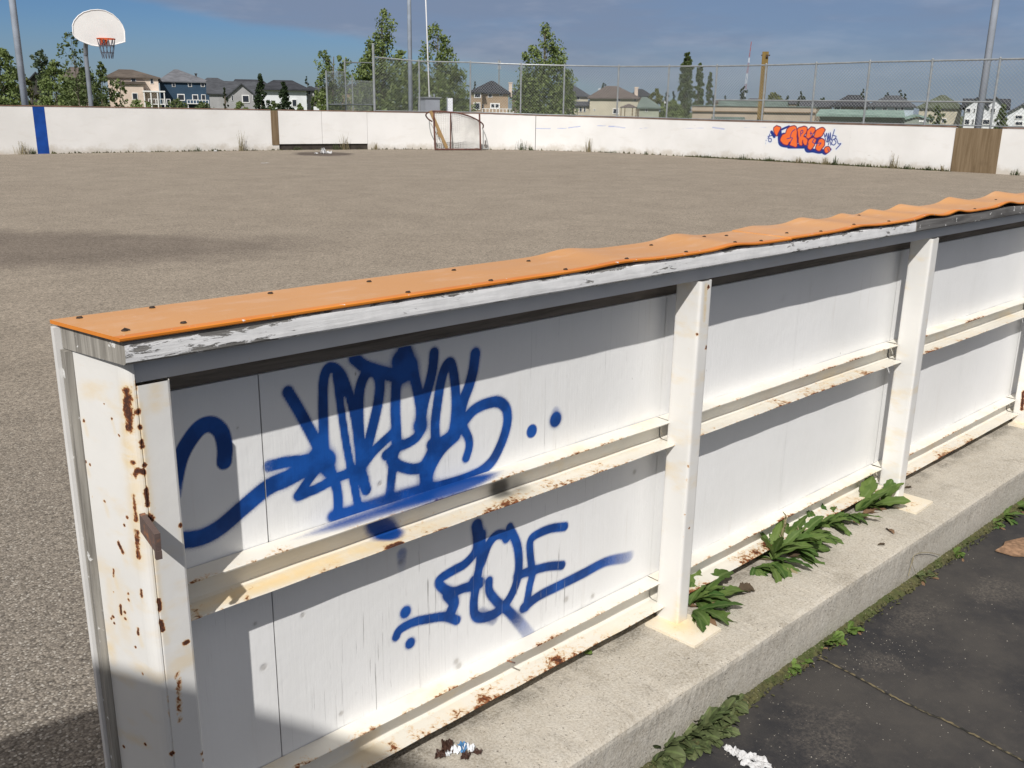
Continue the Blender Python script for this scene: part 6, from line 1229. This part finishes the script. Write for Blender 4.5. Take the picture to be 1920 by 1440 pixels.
# right
tree('leafy_tree', 'loose tree in front of the mossy roofed house', 'tree', 1760, 199, 26, 100, LF_B, 70, SHR, 40, 26, .10, .05, group=TR); tree('leafy_tree', 'slim tree between the white house and the cut-off gabled house', 'tree', 1881, 196, 20, 95, LF_B, 71, SHR, 40, 26, .10, .05, group=TR)
tree('shrub', 'yellow-green bush top left of the beige hall roof end', 'shrub', 1448, 176, 50, 240, LF_D, 72, SHR, 50, 24, .26, .05, group=TR); tree('leafy_tree', 'dark twin tree top below the radio mast', 'tree', 1391, 163, 16, 300, LF_C, 73, COLP, 40, 24, .26, group=TR)
for i, (px, tp, w) in enumerate(((1499, 172, 9), (1504, 180, 16), (1615, 168, 9), (1660, 174, 12), (1685, 168, 7), (1695, 175, 6), (1250, 170, 8), (1262, 172, 8), (1337, 178, 8), (1358, 180, 6), (1131, 155, 10), (890, 153, 5), (595, 158, 6), (1475, 180, 10), (1540, 184, 20))):
    tree('distant_tree', ('pointed dark treetop on the skyline above %s' % ('the gap left of the brown grey house', 'the low slate roof', 'the brown grey house', 'the left end of the pale blue house roof', 'the pale blue house roof ridge', 'the right end of the pale blue house roof', 'the small far white gable', 'the gap left of the columnar poplars', 'the right side of the columnar poplars', 'the far low roof left of the radio mast', 'the left chimney of the wide cream house', 'the left eave of the tan house', 'the small grey roofed house', 'the far roof right of the yellow post', 'the long low slate roof end')[i]), 'tree', px, tp, w, 300, LF_C, 80 + i, COLP, 26, 20, .26, .1, group='treetops on the skyline')

b = MB()
for k in range(2600):
    px = random.choice((random.uniform(1290, 1782), random.uniform(1290, 1600), random.uniform(95, 1782))); s0 = s_at(px) + random.uniform(-.1, .1); c = pxy(s0) + nrm_at(s0) * (.03 + .10 * random.random() ** 2); h = random.choice((.02, .03, .05, .09)) * random.random(); w_ = random.uniform(.015, .045); a = random.uniform(0, 3.1)
    e = np.array([math.cos(a), math.sin(a), 0]) * w_; p0 = np.array([c[0], c[1], ZR]); b.add([p0 - e, p0 + e, p0 + e * .3 + (random.uniform(-.02, .02), random.uniform(-.02, .02), h + .01)], [(0, 1, 2)])
struct(b.build('leaf_litter', m_leaf('board_foot_litter', (.05, .045, .02), (.13, .13, .05), .1), fix=False), 'stuff')
# weeds along the foot of the far boards
def grassy(label, px, py, hpx, wpx, mat, seed, n=26):
    c = gz(px, py); rnd = random.Random(seed); k = np.linalg.norm((c - CAM)) / F_PX; H = hpx * k; Wd = wpx * k / 2; s = s_at(px); q = nrm_at(s); b = MB(); dd = np.array([q[1], -q[0]])
    base = pxy(s) + q * .10
    for i in range(n):
        u = rnd.gauss(0, .45) * Wd; p0 = np.array([base[0] + dd[0] * u + q[0] * rnd.uniform(0, .1), base[1] + dd[1] * u + q[1] * rnd.uniform(0, .1), ZR]); h = H * rnd.uniform(.3, 1.) * (1 - .4 * abs(u) / (Wd + 1e-6)); ln_ = rnd.uniform(-.25, .25) * h
        p1 = p0 + (dd[0] * ln_, dd[1] * ln_, h); b.tube([p0, (p0 + p1) / 2 + (0, 0, .03 * h), p1], [.007, .005, .002], 3, cap=False)
        for j in range(4):
            t = rnd.uniform(.15, 1); r_ = p0 + (p1 - p0) * t; a = rnd.uniform(0, 6.3); w_ = rnd.uniform(.02, .05) * (1.2 - t * .6); e = np.array([math.cos(a), math.sin(a), rnd.uniform(-.3, .6)]) * w_; f_ = np.array([-math.sin(a), math.cos(a), .3]) * w_ * .35
            b.add([r_, r_ + e * .5 + f_, r_ + e, r_ + e * .5 - f_], [(0, 1, 2, 3)])
    return tag(b.build('weed', mat, None, loc=(base[0], base[1], ZR), fix=False), label, 'weed', 'weeds along the far boards')
for i, (px, py, h, w, mt, lb) in enumerate((
    (42, 288, 26, 22, STRAW, 'thin dry weed at the board foot left of the blue stripe'), (60, 288, 12, 12, LF_W2, 'low weed touching the blue stripe'), (367, 284.5, 10, 20, LF_W2, 'low green weed tuft right of the dirty stretch of boards'), (450, 284, 42, 12, STRAW, 'tall single dry stalk left of the brown gate plank'), (402, 284.5, 6, 14, LF_W2, 'tiny weed by the small paper scrap'),
    (644, 282, 32, 20, STRAW, 'tall feathery weed at the gate gap'), (628, 282, 14, 34, LF_W2, 'dark green weed clump in the gate gap'), (554, 282, 10, 18, LF_W2, 'small weed at the left end of the gate gap'), (702, 281, 15, 6, STRAW, 'lone pale stalk just right of the gate'),
    (978, 280.5, 24, 28, LF_W2, 'bushy weed right of the goal'), (1106, 284.5, 30, 16, STRAW, 'tall pale dry weed in the corner'), (994, 281, 10, 12, LF_W2, 'low weed left of the vertical board seam'), (1150, 286, 5, 30, LF_W2, 'flat weed strip right of the pale dry weed'), (1215, 287, 7, 8, LF_W2, 'small sprig midway along the scuffed boards'),
    (1330, 292, 7, 26, LF_W2, 'low weed patch where the boards straighten'), (1400, 298, 11, 34, LF_W2, 'spreading weed left of the mural'), (1447, 300, 10, 24, LF_W2, 'weed below the first orange mural letter'), (1502, 305, 14, 10, STRAW, 'dry sprig below the middle of the mural'), (1552, 308, 16, 18, STRAW, 'dry weed below the mural end'), (1570, 309, 18, 8, LF_W2, 'upright weed right of the mural end'),
    (1622, 312, 9, 28, LF_W2, 'low weed strip between the mural and the tall weed'), (1680, 314, 30, 18, STRAW, 'tall dry weed midway between mural and plywood gate'), (1706, 316, 9, 18, LF_W2, 'weed just right of the tall dry one'), (1745, 318, 8, 20, LF_W2, 'low weed left of the plywood gate'), (1771, 321, 13, 5, STRAW, 'thin stalk touching the plywood gate'), (1908, 329, 12, 18, LF_W2, 'weed right of the plywood gate'))):
    grassy(lb, px, py, h, w, mt, 300 + i, 22)
